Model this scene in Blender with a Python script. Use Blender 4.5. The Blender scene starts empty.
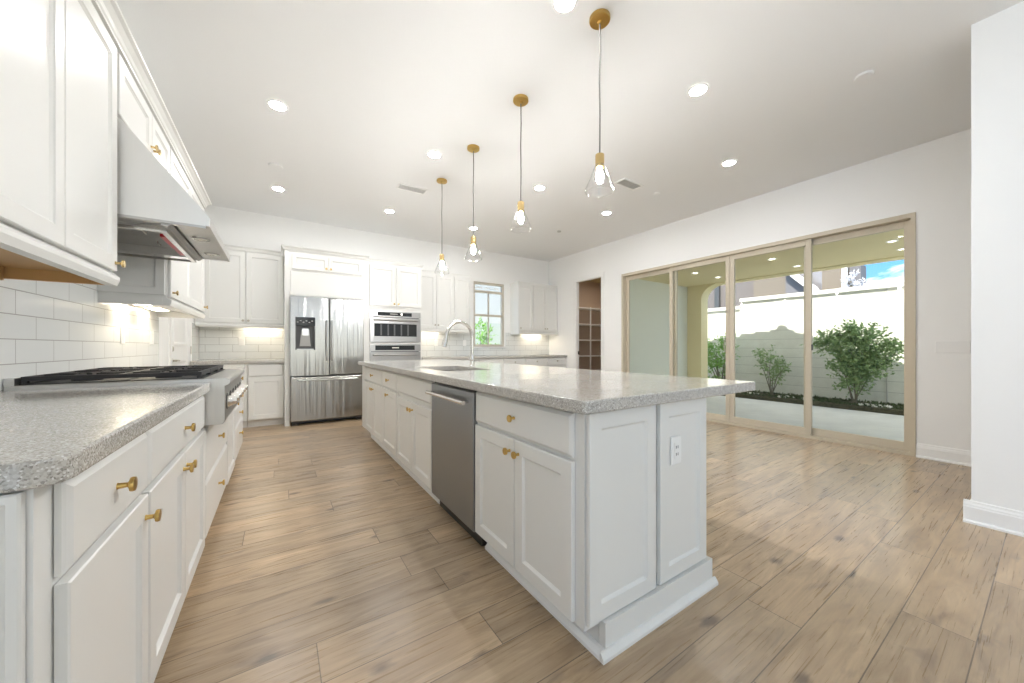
import bpy, bmesh, math, random
from mathutils import Vector, Matrix
random.seed(7)
PI = math.pi
scene = bpy.context.scene
COL = scene.collection

# ------------------------------------------------------------------ camera
F_PX = 356.5
YAW = math.atan2(233.0, F_PX)
cam_data = bpy.data.cameras.new('camera')
cam_data.sensor_width = 36.0
cam_data.sensor_fit = 'HORIZONTAL'
cam_data.lens = F_PX / 1024 * 36.0
cam_data.shift_y = 5.5 / 1024
cam_data.clip_start = 0.03
cam_data.clip_end = 300
cam = bpy.data.objects.new('camera', cam_data)
cam.location = (0, 0, 1.09)
cam.rotation_euler = (PI / 2, 0, -YAW)
COL.objects.link(cam)
scene.camera = cam

# ------------------------------------------------------------------ view
scene.view_settings.view_transform = 'Standard'
scene.view_settings.look = 'None'
scene.view_settings.gamma = 1.0
scene.view_settings.use_curve_mapping = False
scene.view_settings.exposure = 1.30
LAMP = 106.0          # radiance of a recessed lamp lens
SKY = 1.05
SUN = 5.0
BULB_L = 310.0

# ------------------------------------------------------------------ node helper
class NT:
    def __init__(s, tree):
        s.t = tree; s.n = tree.nodes; s.l = tree.links
    def add(s, kind, **kw):
        n = s.n.new(kind)
        for k, v in kw.items():
            if k.startswith('i_'):
                key = k[2:]
                key = int(key) if key.isdigit() else key.replace('_', ' ')
                s.put(n, key, v)
            else:
                setattr(n, k, v)
        return n
    def put(s, n, key, v):
        if isinstance(v, bpy.types.NodeSocket): s.l.new(v, n.inputs[key])
        else: n.inputs[key].default_value = v
    def math(s, op, a, b=None, c=None):
        n = s.n.new('ShaderNodeMath'); n.operation = op
        s.put(n, 0, a)
        if b is not None: s.put(n, 1, b)
        if c is not None: s.put(n, 2, c)
        return n.outputs[0]
    def mix(s, f, a, b, mode='MIX'):
        n = s.n.new('ShaderNodeMix'); n.data_type = 'RGBA'; n.blend_type = mode
        s.put(n, 0, f); s.put(n, 6, a); s.put(n, 7, b)
        return n.outputs[2]
    def ramp(s, f, stops, interp='LINEAR'):
        n = s.n.new('ShaderNodeValToRGB'); n.color_ramp.interpolation = interp
        e = n.color_ramp.elements
        while len(e) < len(stops): e.new(0.5)
        for k, (p, c) in enumerate(stops):
            e[k].position = p; e[k].color = c if len(c) == 4 else (*c, 1)
        s.put(n, 0, f)
        return n.outputs[0]
    def comb(s, x, y, z):
        n = s.n.new('ShaderNodeCombineXYZ'); s.put(n, 0, x); s.put(n, 1, y); s.put(n, 2, z)
        return n.outputs[0]
    def noise(s, vec, scale, detail=3, rough=0.5, dist=0.0):
        n = s.n.new('ShaderNodeTexNoise'); s.put(n, 'Vector', vec)
        n.inputs['Scale'].default_value = scale; n.inputs['Detail'].default_value = detail
        n.inputs['Roughness'].default_value = rough; n.inputs['Distortion'].default_value = dist
        return n.outputs['Fac']

def C4(c): return (c[0], c[1], c[2], 1.0)

# ------------------------------------------------------------------ world
world = bpy.data.worlds.new('sky'); scene.world = world
world.use_nodes = True
w = NT(world.node_tree); w.n.clear()
tc = w.add('ShaderNodeTexCoord')
sx = w.add('ShaderNodeSeparateXYZ', i_0=tc.outputs['Generated'])
grad = w.ramp(sx.outputs['Z'], [(0.0, (0.20, 0.40, 0.66)), (0.22, (0.10, 0.30, 0.62)), (0.45, (0.30, 0.48, 0.78)), (0.75, (0.95, 0.98, 1.0)), (1.0, (1.1, 1.1, 1.1))])
mp = w.add('ShaderNodeMapping', i_Vector=tc.outputs['Generated']); mp.inputs['Scale'].default_value = (1, 1, 2.6)
cl = w.noise(mp.outputs[0], 3.4, 6, 0.6, 0.3)
cf = w.ramp(cl, [(0.60, (0, 0, 0)), (0.70, (1, 1, 1))])
skyc = w.mix(cf, grad, (1.25, 1.25, 1.25, 1))
bg = w.add('ShaderNodeBackground', i_Color=skyc, i_Strength=SKY)
wo = w.add('ShaderNodeOutputWorld'); w.l.new(bg.outputs[0], wo.inputs[0])

sun_d = bpy.data.lights.new('sun', 'SUN'); sun_d.energy = SUN; sun_d.angle = 0.005; sun_d.color = (1.0, 0.95, 0.86)
sun = bpy.data.objects.new('sun', sun_d); COL.objects.link(sun)
SUN_DIR = Vector((0.42, 0.10, -0.90)).normalized()
sun.rotation_euler = SUN_DIR.to_track_quat('-Z', 'Y').to_euler()
sun.location = (-6, -2, 14)

def area(name, loc, rot, sx_, sy_, power, color):
    d = bpy.data.lights.new(name, 'AREA'); d.shape = 'RECTANGLE'; d.size = sx_; d.size_y = sy_; d.energy = power; d.color = color
    o = bpy.data.objects.new(name, d); COL.objects.link(o); o.location = loc; o.rotation_euler = rot
    return o
# added fill lights standing in assumed window openings behind and left of the camera
area('added_fill_light', (1.3, -4.80, 1.5), (PI / 2 + 0.12, 0, 0), 4.4, 2.7, 13.0, (1.0, 0.95, 0.86))
area('added_fill_light', (-1.14, -2.4, 1.5), (PI / 2 + 0.1, 0, -PI / 2), 3.2, 2.5, 8.0, (1.0, 0.985, 0.96))

# ------------------------------------------------------------------ materials
MATS = {}
def mat(name, color, rough=0.5, metal=0.0, spec=0.5, coat=0.0, bump=None):
    m = bpy.data.materials.new(name); m.use_nodes = True
    t = NT(m.node_tree); b = t.n['Principled BSDF']
    b.inputs['Base Color'].default_value = C4(color)
    b.inputs['Roughness'].default_value = rough
    b.inputs['Metallic'].default_value = metal
    b.inputs['Specular IOR Level'].default_value = spec
    b.inputs['Coat Weight'].default_value = coat
    if bump:
        tcn = t.add('ShaderNodeTexCoord')
        v = tcn.outputs['Object']
        if len(bump) > 2:
            mpn = t.add('ShaderNodeMapping', i_Vector=v); mpn.inputs['Scale'].default_value = bump[2]; v = mpn.outputs[0]
        f = t.noise(v, bump[0], 3)
        bn = t.add('ShaderNodeBump', i_Height=f); bn.inputs['Strength'].default_value = bump[1]
        bn.inputs['Distance'].default_value = 0.01
        t.l.new(bn.outputs[0], b.inputs['Normal'])
    MATS[name] = m
    return m

WALL = mat('wall_paint', (0.92, 0.915, 0.895), 0.75, bump=(180, 0.05))
CEIL = mat('ceiling_paint', (0.86, 0.86, 0.85), 0.85, bump=(160, 0.05))
WHITE = mat('cabinet_paint', (0.785, 0.78, 0.75), 0.32)
TRIM = mat('trim_paint', (0.90, 0.895, 0.875), 0.35)
STEEL = mat('brushed_steel', (0.50, 0.49, 0.475), 0.30, 1.0, bump=(40, 0.06, (1, 1, 0.05)))
HOODM = mat('hood_steel', (0.78, 0.77, 0.75), 0.42, 1.0, bump=(30, 0.05, (1, 1, 0.05)))
FRSTEEL = mat('refrigerator_steel', (0.43, 0.42, 0.40), 0.20, 1.0, bump=(3.4, 1.0, (3.6, 1, 0.12)))
DWSTEEL = mat('dishwasher_steel', (0.31, 0.325, 0.34), 0.34, 1.0, bump=(40, 0.05, (1, 1, 0.05)))
CHROME = mat('bright_nickel', (0.72, 0.70, 0.67), 0.18, 1.0)
BRASS = mat('brass', (0.62, 0.42, 0.14), 0.28, 1.0)
BRASSL = mat('pale_brass', (0.72, 0.53, 0.25), 0.25, 1.0)
NICKEL = mat('satin_nickel', (0.50, 0.46, 0.38), 0.3, 1.0)
BLACK = mat('black_plastic', (0.015, 0.015, 0.015), 0.35)
IRON = mat('cast_iron', (0.022, 0.022, 0.024), 0.55)
BLKGLASS = mat('black_glass', (0.02, 0.022, 0.022), 0.06)
DGREY = mat('dark_grey_plastic', (0.10, 0.10, 0.10), 0.4)
CORD = mat('grey_cord', (0.16, 0.15, 0.14), 0.7)
ALMOND = mat('almond_frame', (0.60, 0.53, 0.41), 0.45)
WINFR = mat('window_frame_tan', (0.55, 0.50, 0.42), 0.45)
MAPLE = mat('maple_ply', (0.62, 0.38, 0.16), 0.5)
RED = mat('red_plastic', (0.55, 0.01, 0.02), 0.35)
STUCCO = mat('olive_stucco', (0.80, 0.70, 0.42), 0.9, bump=(60, 0.3))
STUCCO2 = mat('pale_stucco', (0.78, 0.78, 0.68), 0.9, bump=(60, 0.3))
NBR = mat('tan_stucco', (0.235, 0.195, 0.155), 0.9, bump=(40, 0.3))
NBR2 = mat('mauve_stucco', (0.20, 0.175, 0.165), 0.9, bump=(40, 0.3))
ROOFT = mat('roof_tile', (0.20, 0.19, 0.20), 0.85, bump=(12, 0.8, (1, 6, 1)))
PANTRY = mat('pantry_dim_tan', (0.58, 0.46, 0.36), 0.8)  # dim warm light of the pantry put into the wall colour
PANTRYC_DIM = mat('pantry_ceiling_dim_ochre', (0.50, 0.38, 0.18), 0.8)  # pantry dimness put into the ceiling colour as dark ochre
GREYW = mat('grey_render', (0.44, 0.49, 0.47), 0.9)
PALEW = mat('pale_grey_render', (0.56, 0.55, 0.52), 0.9)
BARK = mat('bark', (0.20, 0.18, 0.14), 0.9)
LENS_OFF = mat('frosted_lens', (0.8, 0.78, 0.7), 0.4)
STONE = mat('white_stone', (0.75, 0.74, 0.70), 0.8)
DARKSLOT = mat('dark_slot', (0.03, 0.03, 0.03), 0.6)
VENTGREY = mat('vent_grey', (0.58, 0.57, 0.54), 0.6)

def emis(name, color, strength):
    m = bpy.data.materials.new(name); m.use_nodes = True
    t = NT(m.node_tree); t.n.clear()
    e = t.add('ShaderNodeEmission', i_Color=C4(color), i_Strength=strength)
    o = t.add('ShaderNodeOutputMaterial'); t.l.new(e.outputs[0], o.inputs[0])
    return m
LAMPM = emis('lamp_lens', (0.99, 0.995, 1.0), LAMP)
BULB = emis('bulb_glow', (1.0, 0.99, 0.98), BULB_L)
STRIP = emis('strip_glow', (1.0, 0.86, 0.66), 9.0)
PATIOL = emis('patio_lamp_glow', (1.0, 0.95, 0.80), 3.0)
PANTRY_FILL = emis('pantry_fill_glow', (1.0, 0.88, 0.72), 75.0)
DISP = emis('display_glow', (1.0, 0.95, 0.85), 1.6)

def thin_glass(name, tint, ior=1.45, extra=0.0):
    m = bpy.data.materials.new(name); m.use_nodes = True
    t = NT(m.node_tree); t.n.clear()
    tr = t.add('ShaderNodeBsdfTransparent', i_Color=C4(tint))
    gl = t.add('ShaderNodeBsdfGlossy'); gl.inputs['Roughness'].default_value = 0.02
    lw_ = t.add('ShaderNodeLayerWeight'); r0 = ((ior - 1) / (ior + 1)) ** 2
    f = t.math('MULTIPLY_ADD', t.math('POWER', lw_.outputs['Facing'], 5.0), 1 - r0, r0 + extra)
    mx = t.add('ShaderNodeMixShader', i_0=f)
    t.l.new(tr.outputs[0], mx.inputs[1]); t.l.new(gl.outputs[0], mx.inputs[2])
    o = t.add('ShaderNodeOutputMaterial'); t.l.new(mx.outputs[0], o.inputs[0])
    return m
PANE = thin_glass('pane_glass', (0.965, 0.975, 0.965), 1.18)
SHADE = thin_glass('shade_glass', (0.99, 0.99, 0.99), 1.4, 0.02)

def tile_mat(name, along, off_u, off_v):
    """4 x 12 inch glossy white tile; along = 'X' or 'Y' is the wall's horizontal axis."""
    m = mat(name, (0.80, 0.81, 0.79), 0.10)
    t = NT(m.node_tree); b = t.n['Principled BSDF']
    tcn = t.add('ShaderNodeTexCoord'); s = t.add('ShaderNodeSeparateXYZ', i_0=tcn.outputs['Object'])
    u = t.math('SUBTRACT', s.outputs[along], off_u); v = t.math('SUBTRACT', s.outputs['Z'], off_v)
    br = t.add('ShaderNodeTexBrick', i_Vector=t.comb(u, v, 0.0))
    br.offset = 0.5; br.squash = 1.0
    for k, x in (('Scale', 1.0), ('Mortar Size', 0.0019), ('Mortar Smooth', 0.1), ('Bias', 0.0), ('Brick Width', 0.305), ('Row Height', 0.104)):
        br.inputs[k].default_value = x
    br.inputs['Color1'].default_value = (0.80, 0.81, 0.79, 1); br.inputs['Color2'].default_value = (0.77, 0.785, 0.765, 1)
    br.inputs['Mortar'].default_value = (0.33, 0.32, 0.30, 1)
    t.l.new(br.outputs['Color'], b.inputs['Base Color'])
    n = t.noise(tcn.outputs['Object'], 9, 2)
    h = t.math('MULTIPLY_ADD', n, 0.25, t.math('MULTIPLY', br.outputs['Fac'], -1.0))
    bn = t.add('ShaderNodeBump', i_Height=h); bn.inputs['Strength'].default_value = 0.35; bn.inputs['Distance'].default_value = 0.003
    t.l.new(bn.outputs[0], b.inputs['Normal'])
    t.put(b, 'Roughness', t.math('MULTIPLY_ADD', br.outputs['Fac'], 0.6, 0.12))
    return m
TILE_L = tile_mat('white_tile_left', 'Y', 2.40, 0.915)
TILE_B = tile_mat('white_tile_back', 'X', 0.05, 0.915)

def quartz(name):
    m = mat(name, (0.6, 0.58, 0.54), 0.12)
    t = NT(m.node_tree); b = t.n['Principled BSDF']
    tcn = t.add('ShaderNodeTexCoord'); v = tcn.outputs['Object']
    vo = t.add('ShaderNodeTexVoronoi', i_Vector=v, i_Scale=330.0)
    s = t.add('ShaderNodeSeparateColor', i_0=vo.outputs['Color'])
    c1 = t.ramp(s.outputs[0], [(0.0, (0.19, 0.17, 0.15)), (0.09, (0.33, 0.305, 0.27)), (0.28, (0.47, 0.445, 0.40)), (0.62, (0.57, 0.55, 0.51)), (0.90, (0.78, 0.77, 0.75))], 'CONSTANT')
    vo2 = t.add('ShaderNodeTexVoronoi', i_Vector=v, i_Scale=90.0)
    s2 = t.add('ShaderNodeSeparateColor', i_0=vo2.outputs['Color'])
    c2 = t.ramp(s2.outputs[1], [(0.0, (0.50, 0.485, 0.45)), (0.8, (0.50, 0.485, 0.45)), (0.9, (0.64, 0.63, 0.60))])
    t.put(b, 'Base Color', t.mix(0.28, c1, c2))
    return m
QUARTZ = quartz('speckled_quartz')

def wood_floor():
    m = mat('oak_floor', (0.4, 0.3, 0.2), 0.36, spec=0.8)
    t = NT(m.node_tree); b = t.n['Principled BSDF']
    tcn = t.add('ShaderNodeTexCoord'); s = t.add('ShaderNodeSeparateXYZ', i_0=tcn.outputs['Object'])
    W, L = 0.19, 1.52
    ry = t.math('DIVIDE', t.math('SUBTRACT', s.outputs[1], 0.163), W)
    row = t.math('FLOOR', ry)
    wn = t.add('ShaderNodeTexWhiteNoise', noise_dimensions='1D', i_W=row)
    rx = t.math('ADD', t.math('DIVIDE', s.outputs[0], L), wn.outputs['Value'])
    col = t.math('FLOOR', rx)
    wid = t.add('ShaderNodeTexWhiteNoise', noise_dimensions='2D', i_Vector=t.comb(row, col, 0.0))
    pid = wid.outputs['Value']
    fy = t.math('FRACT', ry); fx = t.math('FRACT', rx)
    ey = t.math('MULTIPLY', t.math('MINIMUM', fy, t.math('SUBTRACT', 1.0, fy)), W)
    ex = t.math('MULTIPLY', t.math('MINIMUM', fx, t.math('SUBTRACT', 1.0, fx)), L)
    gap = t.math('LESS_THAN', t.math('MINIMUM', ey, ex), 0.0018)
    off = t.math('MULTIPLY', pid, 37.0)
    gv = t.comb(t.math('MULTIPLY_ADD', s.outputs[0], 1.5, off), t.math('MULTIPLY_ADD', s.outputs[1], 9.0, off), off)
    g1 = t.noise(gv, 1.35, 8, 0.60, 1.3)
    gv2 = t.comb(t.math('MULTIPLY_ADD', s.outputs[0], 2.2, off), t.math('MULTIPLY_ADD', s.outputs[1], 80.0, off), 0.0)
    g2 = t.noise(gv2, 1.3, 4, 0.6, 0.5)
    kv = t.comb(t.math('MULTIPLY_ADD', s.outputs[0], 1.5, off), t.math('MULTIPLY_ADD', s.outputs[1], 4.5, off), off)
    k = t.noise(kv, 2.3, 4, 0.55, 0.6)
    kn = t.ramp(k, [(0.28, (1, 1, 1)), (0.40, (0, 0, 0))])
    # small knots
    kvo = t.add('ShaderNodeTexVoronoi', voronoi_dimensions='2D', i_Vector=t.comb(t.math('MULTIPLY_ADD', s.outputs[0], 1.0, off), t.math('MULTIPLY', s.outputs[1], 2.3), off), i_Scale=1.2)
    dv = t.math('MULTIPLY_ADD', g1, 0.14, kvo.outputs['Distance'])
    knot = t.ramp(dv, [(0.09, (1, 1, 1)), (0.135, (0, 0, 0))])
    base = t.ramp(g1, [(0.22, (0.26, 0.178, 0.108)), (0.38, (0.355, 0.256, 0.160)), (0.55, (0.45, 0.335, 0.214)), (0.74, (0.56, 0.428, 0.284))])
    base = t.mix(t.math('MULTIPLY', kn, 0.55), base, (0.17, 0.125, 0.095, 1))
    base = t.mix(t.math('MULTIPLY', knot, 0.78), base, (0.10, 0.07, 0.052, 1))
    fine = t.ramp(g2, [(0.30, (0.86, 0.85, 0.84)), (0.5, (1.0, 1.0, 1.0)), (0.7, (1.07, 1.07, 1.07))])
    base = t.mix(1.0, base, fine, 'MULTIPLY')
    tone = t.ramp(pid, [(0.0, (0.80, 0.79, 0.79)), (0.5, (1.0, 0.99, 0.98)), (1.0, (1.16, 1.13, 1.10))])
    base = t.mix(1.0, base, tone, 'MULTIPLY')
    base = t.mix(1.0, base, (1.03, 1.03, 1.03, 1), 'MULTIPLY')
    base = t.mix(t.math('MULTIPLY', gap, 0.85), base, (0.10, 0.07, 0.05, 1))
    t.put(b, 'Base Color', base)
    t.put(b, 'Roughness', t.math('MULTIPLY_ADD', g2, 0.14, 0.22))
    h = t.math('SUBTRACT', t.math('MULTIPLY', g2, 0.3), gap)
    bn = t.add('ShaderNodeBump', i_Height=h); bn.inputs['Strength'].default_value = 0.15; bn.inputs['Distance'].default_value = 0.002
    t.l.new(bn.outputs[0], b.inputs['Normal'])
    return m
FLOORM = wood_floor()

def block_mat():
    m = mat('white_block', (0.8, 0.8, 0.76), 0.85)
    t = NT(m.node_tree); b = t.n['Principled BSDF']
    tcn = t.add('ShaderNodeTexCoord'); s = t.add('ShaderNodeSeparateXYZ', i_0=tcn.outputs['Object'])
    v = t.math('FRACT', t.math('DIVIDE', s.outputs['Z'], 0.2))
    line = t.math('LESS_THAN', v, 0.035)
    n = t.noise(tcn.outputs['Object'], 6, 4)
    base = t.ramp(n, [(0.3, (0.76, 0.76, 0.70)), (0.7, (0.84, 0.84, 0.79))])
    t.put(b, 'Base Color', t.mix(t.math('MULTIPLY', line, 0.75), base, (0.40, 0.40, 0.38, 1)))
    bn = t.add('ShaderNodeBump', i_Height=t.math('MULTIPLY', line, -1.0)); bn.inputs['Strength'].default_value = 0.4; bn.inputs['Distance'].default_value = 0.004
    t.l.new(bn.outputs[0], b.inputs['Normal'])
    return m
BLOCK = block_mat()

def ramp_mat(name, scale, stops, rough=0.9, bump=0.4, vec=None):
    m = mat(name, (0.5, 0.5, 0.5), rough)
    t = NT(m.node_tree); b = t.n['Principled BSDF']
    tcn = t.add('ShaderNodeTexCoord')
    n = t.noise(tcn.outputs['Object'], scale, 5, 0.6)
    t.put(b, 'Base Color', t.ramp(n, stops))
    bn = t.add('ShaderNodeBump', i_Height=n); bn.inputs['Strength'].default_value = bump; bn.inputs['Distance'].default_value = 0.01
    t.l.new(bn.outputs[0], b.inputs['Normal'])
    return m
CONCRETE = ramp_mat('concrete', 3.0, [(0.3, (0.50, 0.51, 0.51)), (0.7, (0.60, 0.61, 0.60))], 0.8, 0.05)
MULCH = ramp_mat('mulch', 45.0, [(0.3, (0.03, 0.035, 0.02)), (0.7, (0.13, 0.12, 0.08))], 0.95, 1.0)
LEAF_A = ramp_mat('leaf_green', 14.0, [(0.3, (0.15, 0.26, 0.11)), (0.7, (0.40, 0.53, 0.25))], 0.5, 0.0)
LEAF_B = ramp_mat('leaf_bright_green', 14.0, [(0.3, (0.10, 0.27, 0.05)), (0.7, (0.32, 0.55, 0.12))], 0.5, 0.0)
LEAF_C = ramp_mat('ground_cover_green', 20.0, [(0.3, (0.02, 0.04, 0.015)), (0.7, (0.10, 0.14, 0.06))], 0.7, 0.0)
BLOSSOM = ramp_mat('pale_blossom', 14.0, [(0.3, (0.55, 0.55, 0.60)), (0.7, (0.85, 0.84, 0.88))], 0.7, 0.0)

# ------------------------------------------------------------------ mesh helper
WLOC = {}
class MB:
    def __init__(s): s.b = bmesh.new()
    def hexa(s, p):
        v = [s.b.verts.new(q) for q in p]
        for f in ((0, 3, 2, 1), (4, 5, 6, 7), (0, 1, 5, 4), (1, 2, 6, 5), (2, 3, 7, 6), (3, 0, 4, 7)):
            s.b.faces.new([v[i] for i in f])
        return s
    def box(s, x0, x1, y0, y1, z0, z1):
        return s.hexa([(x0, y0, z0), (x1, y0, z0), (x1, y1, z0), (x0, y1, z0), (x0, y0, z1), (x1, y0, z1), (x1, y1, z1), (x0, y1, z1)])
    def prism(s, pts, vec):
        a = [s.b.verts.new(p) for p in pts]; c = [s.b.verts.new((p[0] + vec[0], p[1] + vec[1], p[2] + vec[2])) for p in pts]
        n = len(pts)
        s.b.faces.new(a[::-1]); s.b.faces.new(c)
        for i in range(n): s.b.faces.new((a[i], a[(i + 1) % n], c[(i + 1) % n], c[i]))
        return s
    def slab(s, outline, holes, z0, z1):
        edges = []; 
        def ring(pts):
            vs = [s.b.verts.new((p[0], p[1], z1)) for p in pts]
            return [s.b.edges.new((vs[i], vs[(i + 1) % len(vs)])) for i in range(len(vs))]
        for r in [outline] + holes: edges += ring(r)
        g = bmesh.ops.triangle_fill(s.b, use_beauty=True, use_dissolve=True, edges=edges)
        fs = [f for f in g['geom'] if isinstance(f, bmesh.types.BMFace)]
        e = bmesh.ops.extrude_face_region(s.b, geom=fs)
        vs = [v for v in e['geom'] if isinstance(v, bmesh.types.BMVert)]
        bmesh.ops.translate(s.b, verts=vs, vec=(0, 0, z0 - z1))
        return s
    def lathe(s, prof, c, axis='Z', n=20, closed=False):
        """prof: list of (r, h); axis Z, X, -X, -Y: h runs along it from c."""
        c = Vector(c)
        ax = {'+X': Vector((1, 0, 0)), 'Z': Vector((0, 0, 1)), '-Z': Vector((0, 0, -1)), 'X': Vector((1, 0, 0)), '-X': Vector((-1, 0, 0)), '-Y': Vector((0, -1, 0)), 'Y': Vector((0, 1, 0))}[axis] if isinstance(axis, str) else Vector(axis).normalized()
        a = ax.orthogonal().normalized(); bb = ax.cross(a)
        rings = []
        for r, h in prof:
            if r < 1e-6: rings.append([s.b.verts.new(c + ax * h)])
            else: rings.append([s.b.verts.new(c + ax * h + (a * math.cos(2 * PI * i / n) + bb * math.sin(2 * PI * i / n)) * r) for i in range(n)])
        for p, q in zip(rings, rings[1:]):
            for i in range(n):
                j = (i + 1) % n
                if len(p) == 1 and len(q) == 1: continue
                if len(p) == 1: s.b.faces.new((p[0], q[i], q[j]))
                elif len(q) == 1: s.b.faces.new((p[i], q[0], p[j]))
                else: s.b.faces.new((p[i], q[i], q[j], p[j]))
        if not closed:
            for r in (rings[0], rings[-1]):
                if len(r) > 2: s.b.faces.new(r)
        return s
    def tube(s, pts, r, n=10):
        pts = [Vector(p) for p in pts]
        rad = r if isinstance(r, (list, tuple)) else [r] * len(pts)
        prev = None; rings = []
        for i, p in enumerate(pts):
            d = (pts[min(i + 1, len(pts) - 1)] - pts[max(i - 1, 0)]).normalized()
            if prev is None: a = d.orthogonal().normalized()
            else: a = (prev - d * prev.dot(d)).normalized()
            prev = a; bb = d.cross(a)
            rings.append([s.b.verts.new(p + (a * math.cos(2 * PI * k / n) + bb * math.sin(2 * PI * k / n)) * rad[i]) for k in range(n)])
        for p, q in zip(rings, rings[1:]):
            for i in range(n): s.b.faces.new((p[i], q[i], q[(i + 1) % n], p[(i + 1) % n]))
        s.b.faces.new(rings[0]); s.b.faces.new(rings[-1])
        return s
    def rings(s, loops):
        """closed solid from nested rectangular loops, first is capped behind, last capped in front"""
        R = [[s.b.verts.new(p) for p in l] for l in loops]
        for p, q in zip(R, R[1:]):
            for i in range(4): s.b.faces.new((p[i], p[(i + 1) % 4], q[(i + 1) % 4], q[i]))
        s.b.faces.new(R[0]); s.b.faces.new(R[-1])
        return s
    def build(s, name, material, parent=None, smooth=False, bevel=0.0, normals=True):
        if normals: bmesh.ops.recalc_face_normals(s.b, faces=s.b.faces)
        base = Vector(WLOC.get(parent.name, (0, 0, 0))) if parent else Vector((0, 0, 0))
        if parent: bmesh.ops.translate(s.b, verts=s.b.verts, vec=-base)
        me = bpy.data.meshes.new(name); s.b.to_mesh(me); s.b.free()
        me.materials.append(material)
        if smooth:
            for p in me.polygons: p.use_smooth = True
        o = bpy.data.objects.new(name, me); COL.objects.link(o)
        if parent: o.parent = parent
        WLOC[o.name] = tuple(base)
        if bevel:
            md = o.modifiers.new('bevel', 'BEVEL'); md.width = bevel; md.segments = 2; md.limit_method = 'ANGLE'; md.angle_limit = math.radians(35)
        if smooth:
            try: me.set_sharp_from_angle(angle=math.radians(38))
            except Exception: pass
        return o

def tag(o, label=None, cat=None, group=None, kind=None):
    if label: o['label'] = label
    if cat: o['category'] = cat
    if group: o['group'] = group
    if kind: o['kind'] = kind
    return o
def thing(name, label, cat, loc, group=None):
    o = bpy.data.objects.new(name, None); COL.objects.link(o); o.location = loc
    o.empty_display_size = 0.05
    WLOC[o.name] = tuple(loc)
    return tag(o, label, cat, group)
def struct(o, label, cat=None):
    return tag(o, label, cat, kind='structure')
def copy_tree(o, parent=None):
    c = o.copy(); COL.objects.link(c)
    if parent: c.parent = parent
    WLOC[c.name] = WLOC.get(o.name, (0, 0, 0))
    for ch in list(o.children): copy_tree(ch, c)
    return c
def B(x0, x1, y0, y1, z0, z1): return MB().box(x0, x1, y0, y1, z0, z1)

# ------------------------------------------------------------------ dimensions
XL, XR, YB, ZC = -0.94, 5.30, 6.53, 3.09
YF = -4.6                     # wall behind the camera

# ------------------------------------------------------------------ room shell
struct(B(XL - 0.15, XR, YF, YB + 0.15, -0.12, 0.0).build('floor', FLOORM), 'brown oak plank floor', 'floor')
struct(B(XL - 0.15, XR + 0.15, YF - 0.15, YB + 0.15, ZC, ZC + 0.15).build('ceiling', CEIL), 'white flat ceiling', 'ceiling')
# left wall with door opening
D0, D1, DH = 5.02, 5.93, 2.05
lw = MB()
lw.box(XL - 0.15, XL, -0.6, D0, 0, ZC); lw.box(XL - 0.15, XL, YF, -4.2, 0, ZC); lw.box(XL - 0.15, XL, -4.2, -0.6, 2.85, ZC); lw.box(XL - 0.15, XL, -4.2, -0.6, 0, 0.15); lw.box(XL - 0.15, XL, D1, YB, 0, ZC); lw.box(XL - 0.15, XL, D0, D1, DH, ZC)
struct(lw.build('wall_left', WALL), 'white wall behind the range and upper cabinets', 'wall')
# back wall with window opening
WX0, WX1, WZ0, WZ1 = 3.33, 4.07, 1.10, 2.44
bw = MB()
bw.box(XL - 0.15, WX0, YB, YB + 0.15, 0, ZC); bw.box(WX1, XR + 0.15, YB, YB + 0.15, 0, ZC)
bw.box(WX0, WX1, YB, YB + 0.15, 0, WZ0); bw.box(WX0, WX1, YB, YB + 0.15, WZ1, ZC)
struct(bw.build('wall_back', WALL), 'white back wall above the refrigerator and ovens', 'wall')
# right wall: sliding door opening and pantry opening
S0, S1, SH = 0.77, 4.40, 2.43
P0, P1, PH = 4.90, 5.61, 2.48
rw = MB()
for a, b_, z0, z1, th in ((YF, S0, 0, ZC, 0.15), (S1, P0, 0, ZC, 0.15), (P1, YB, 0, ZC, 0.07), (S0, S1, SH, ZC, 0.15), (P0, P1, PH, ZC, 0.07)):
    rw.box(XR, XR + th, a, b_, z0, z1)
struct(rw.build('wall_right', WALL), 'white wall around the sliding glass doors', 'wall')
# near right partition
struct(B(3.60, 3.76, YF, 0.293, 0, ZC).build('wall_near_right', WALL), 'white wall corner at the right edge of the photo', 'wall')
# wall behind the camera with the big living room window openings
fw = MB()
cols = [(XL - 0.15, -0.75), (0.95, 1.15), (3.35, 3.6), (3.76, 3.9), (5.1, XR + 0.15)]
for a, b_ in cols: fw.box(a, b_, YF - 0.15, YF, 0, ZC)
for a, b_ in ((-0.75, 0.95), (1.15, 3.35), (3.9, 5.1)):
    fw.box(a, b_, YF - 0.15, YF, 2.8, ZC); fw.box(a, b_, YF - 0.15, YF, 0, 0.1)
struct(fw.build('wall_front', WALL), 'wall behind the camera with tall window openings', 'wall')

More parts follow.
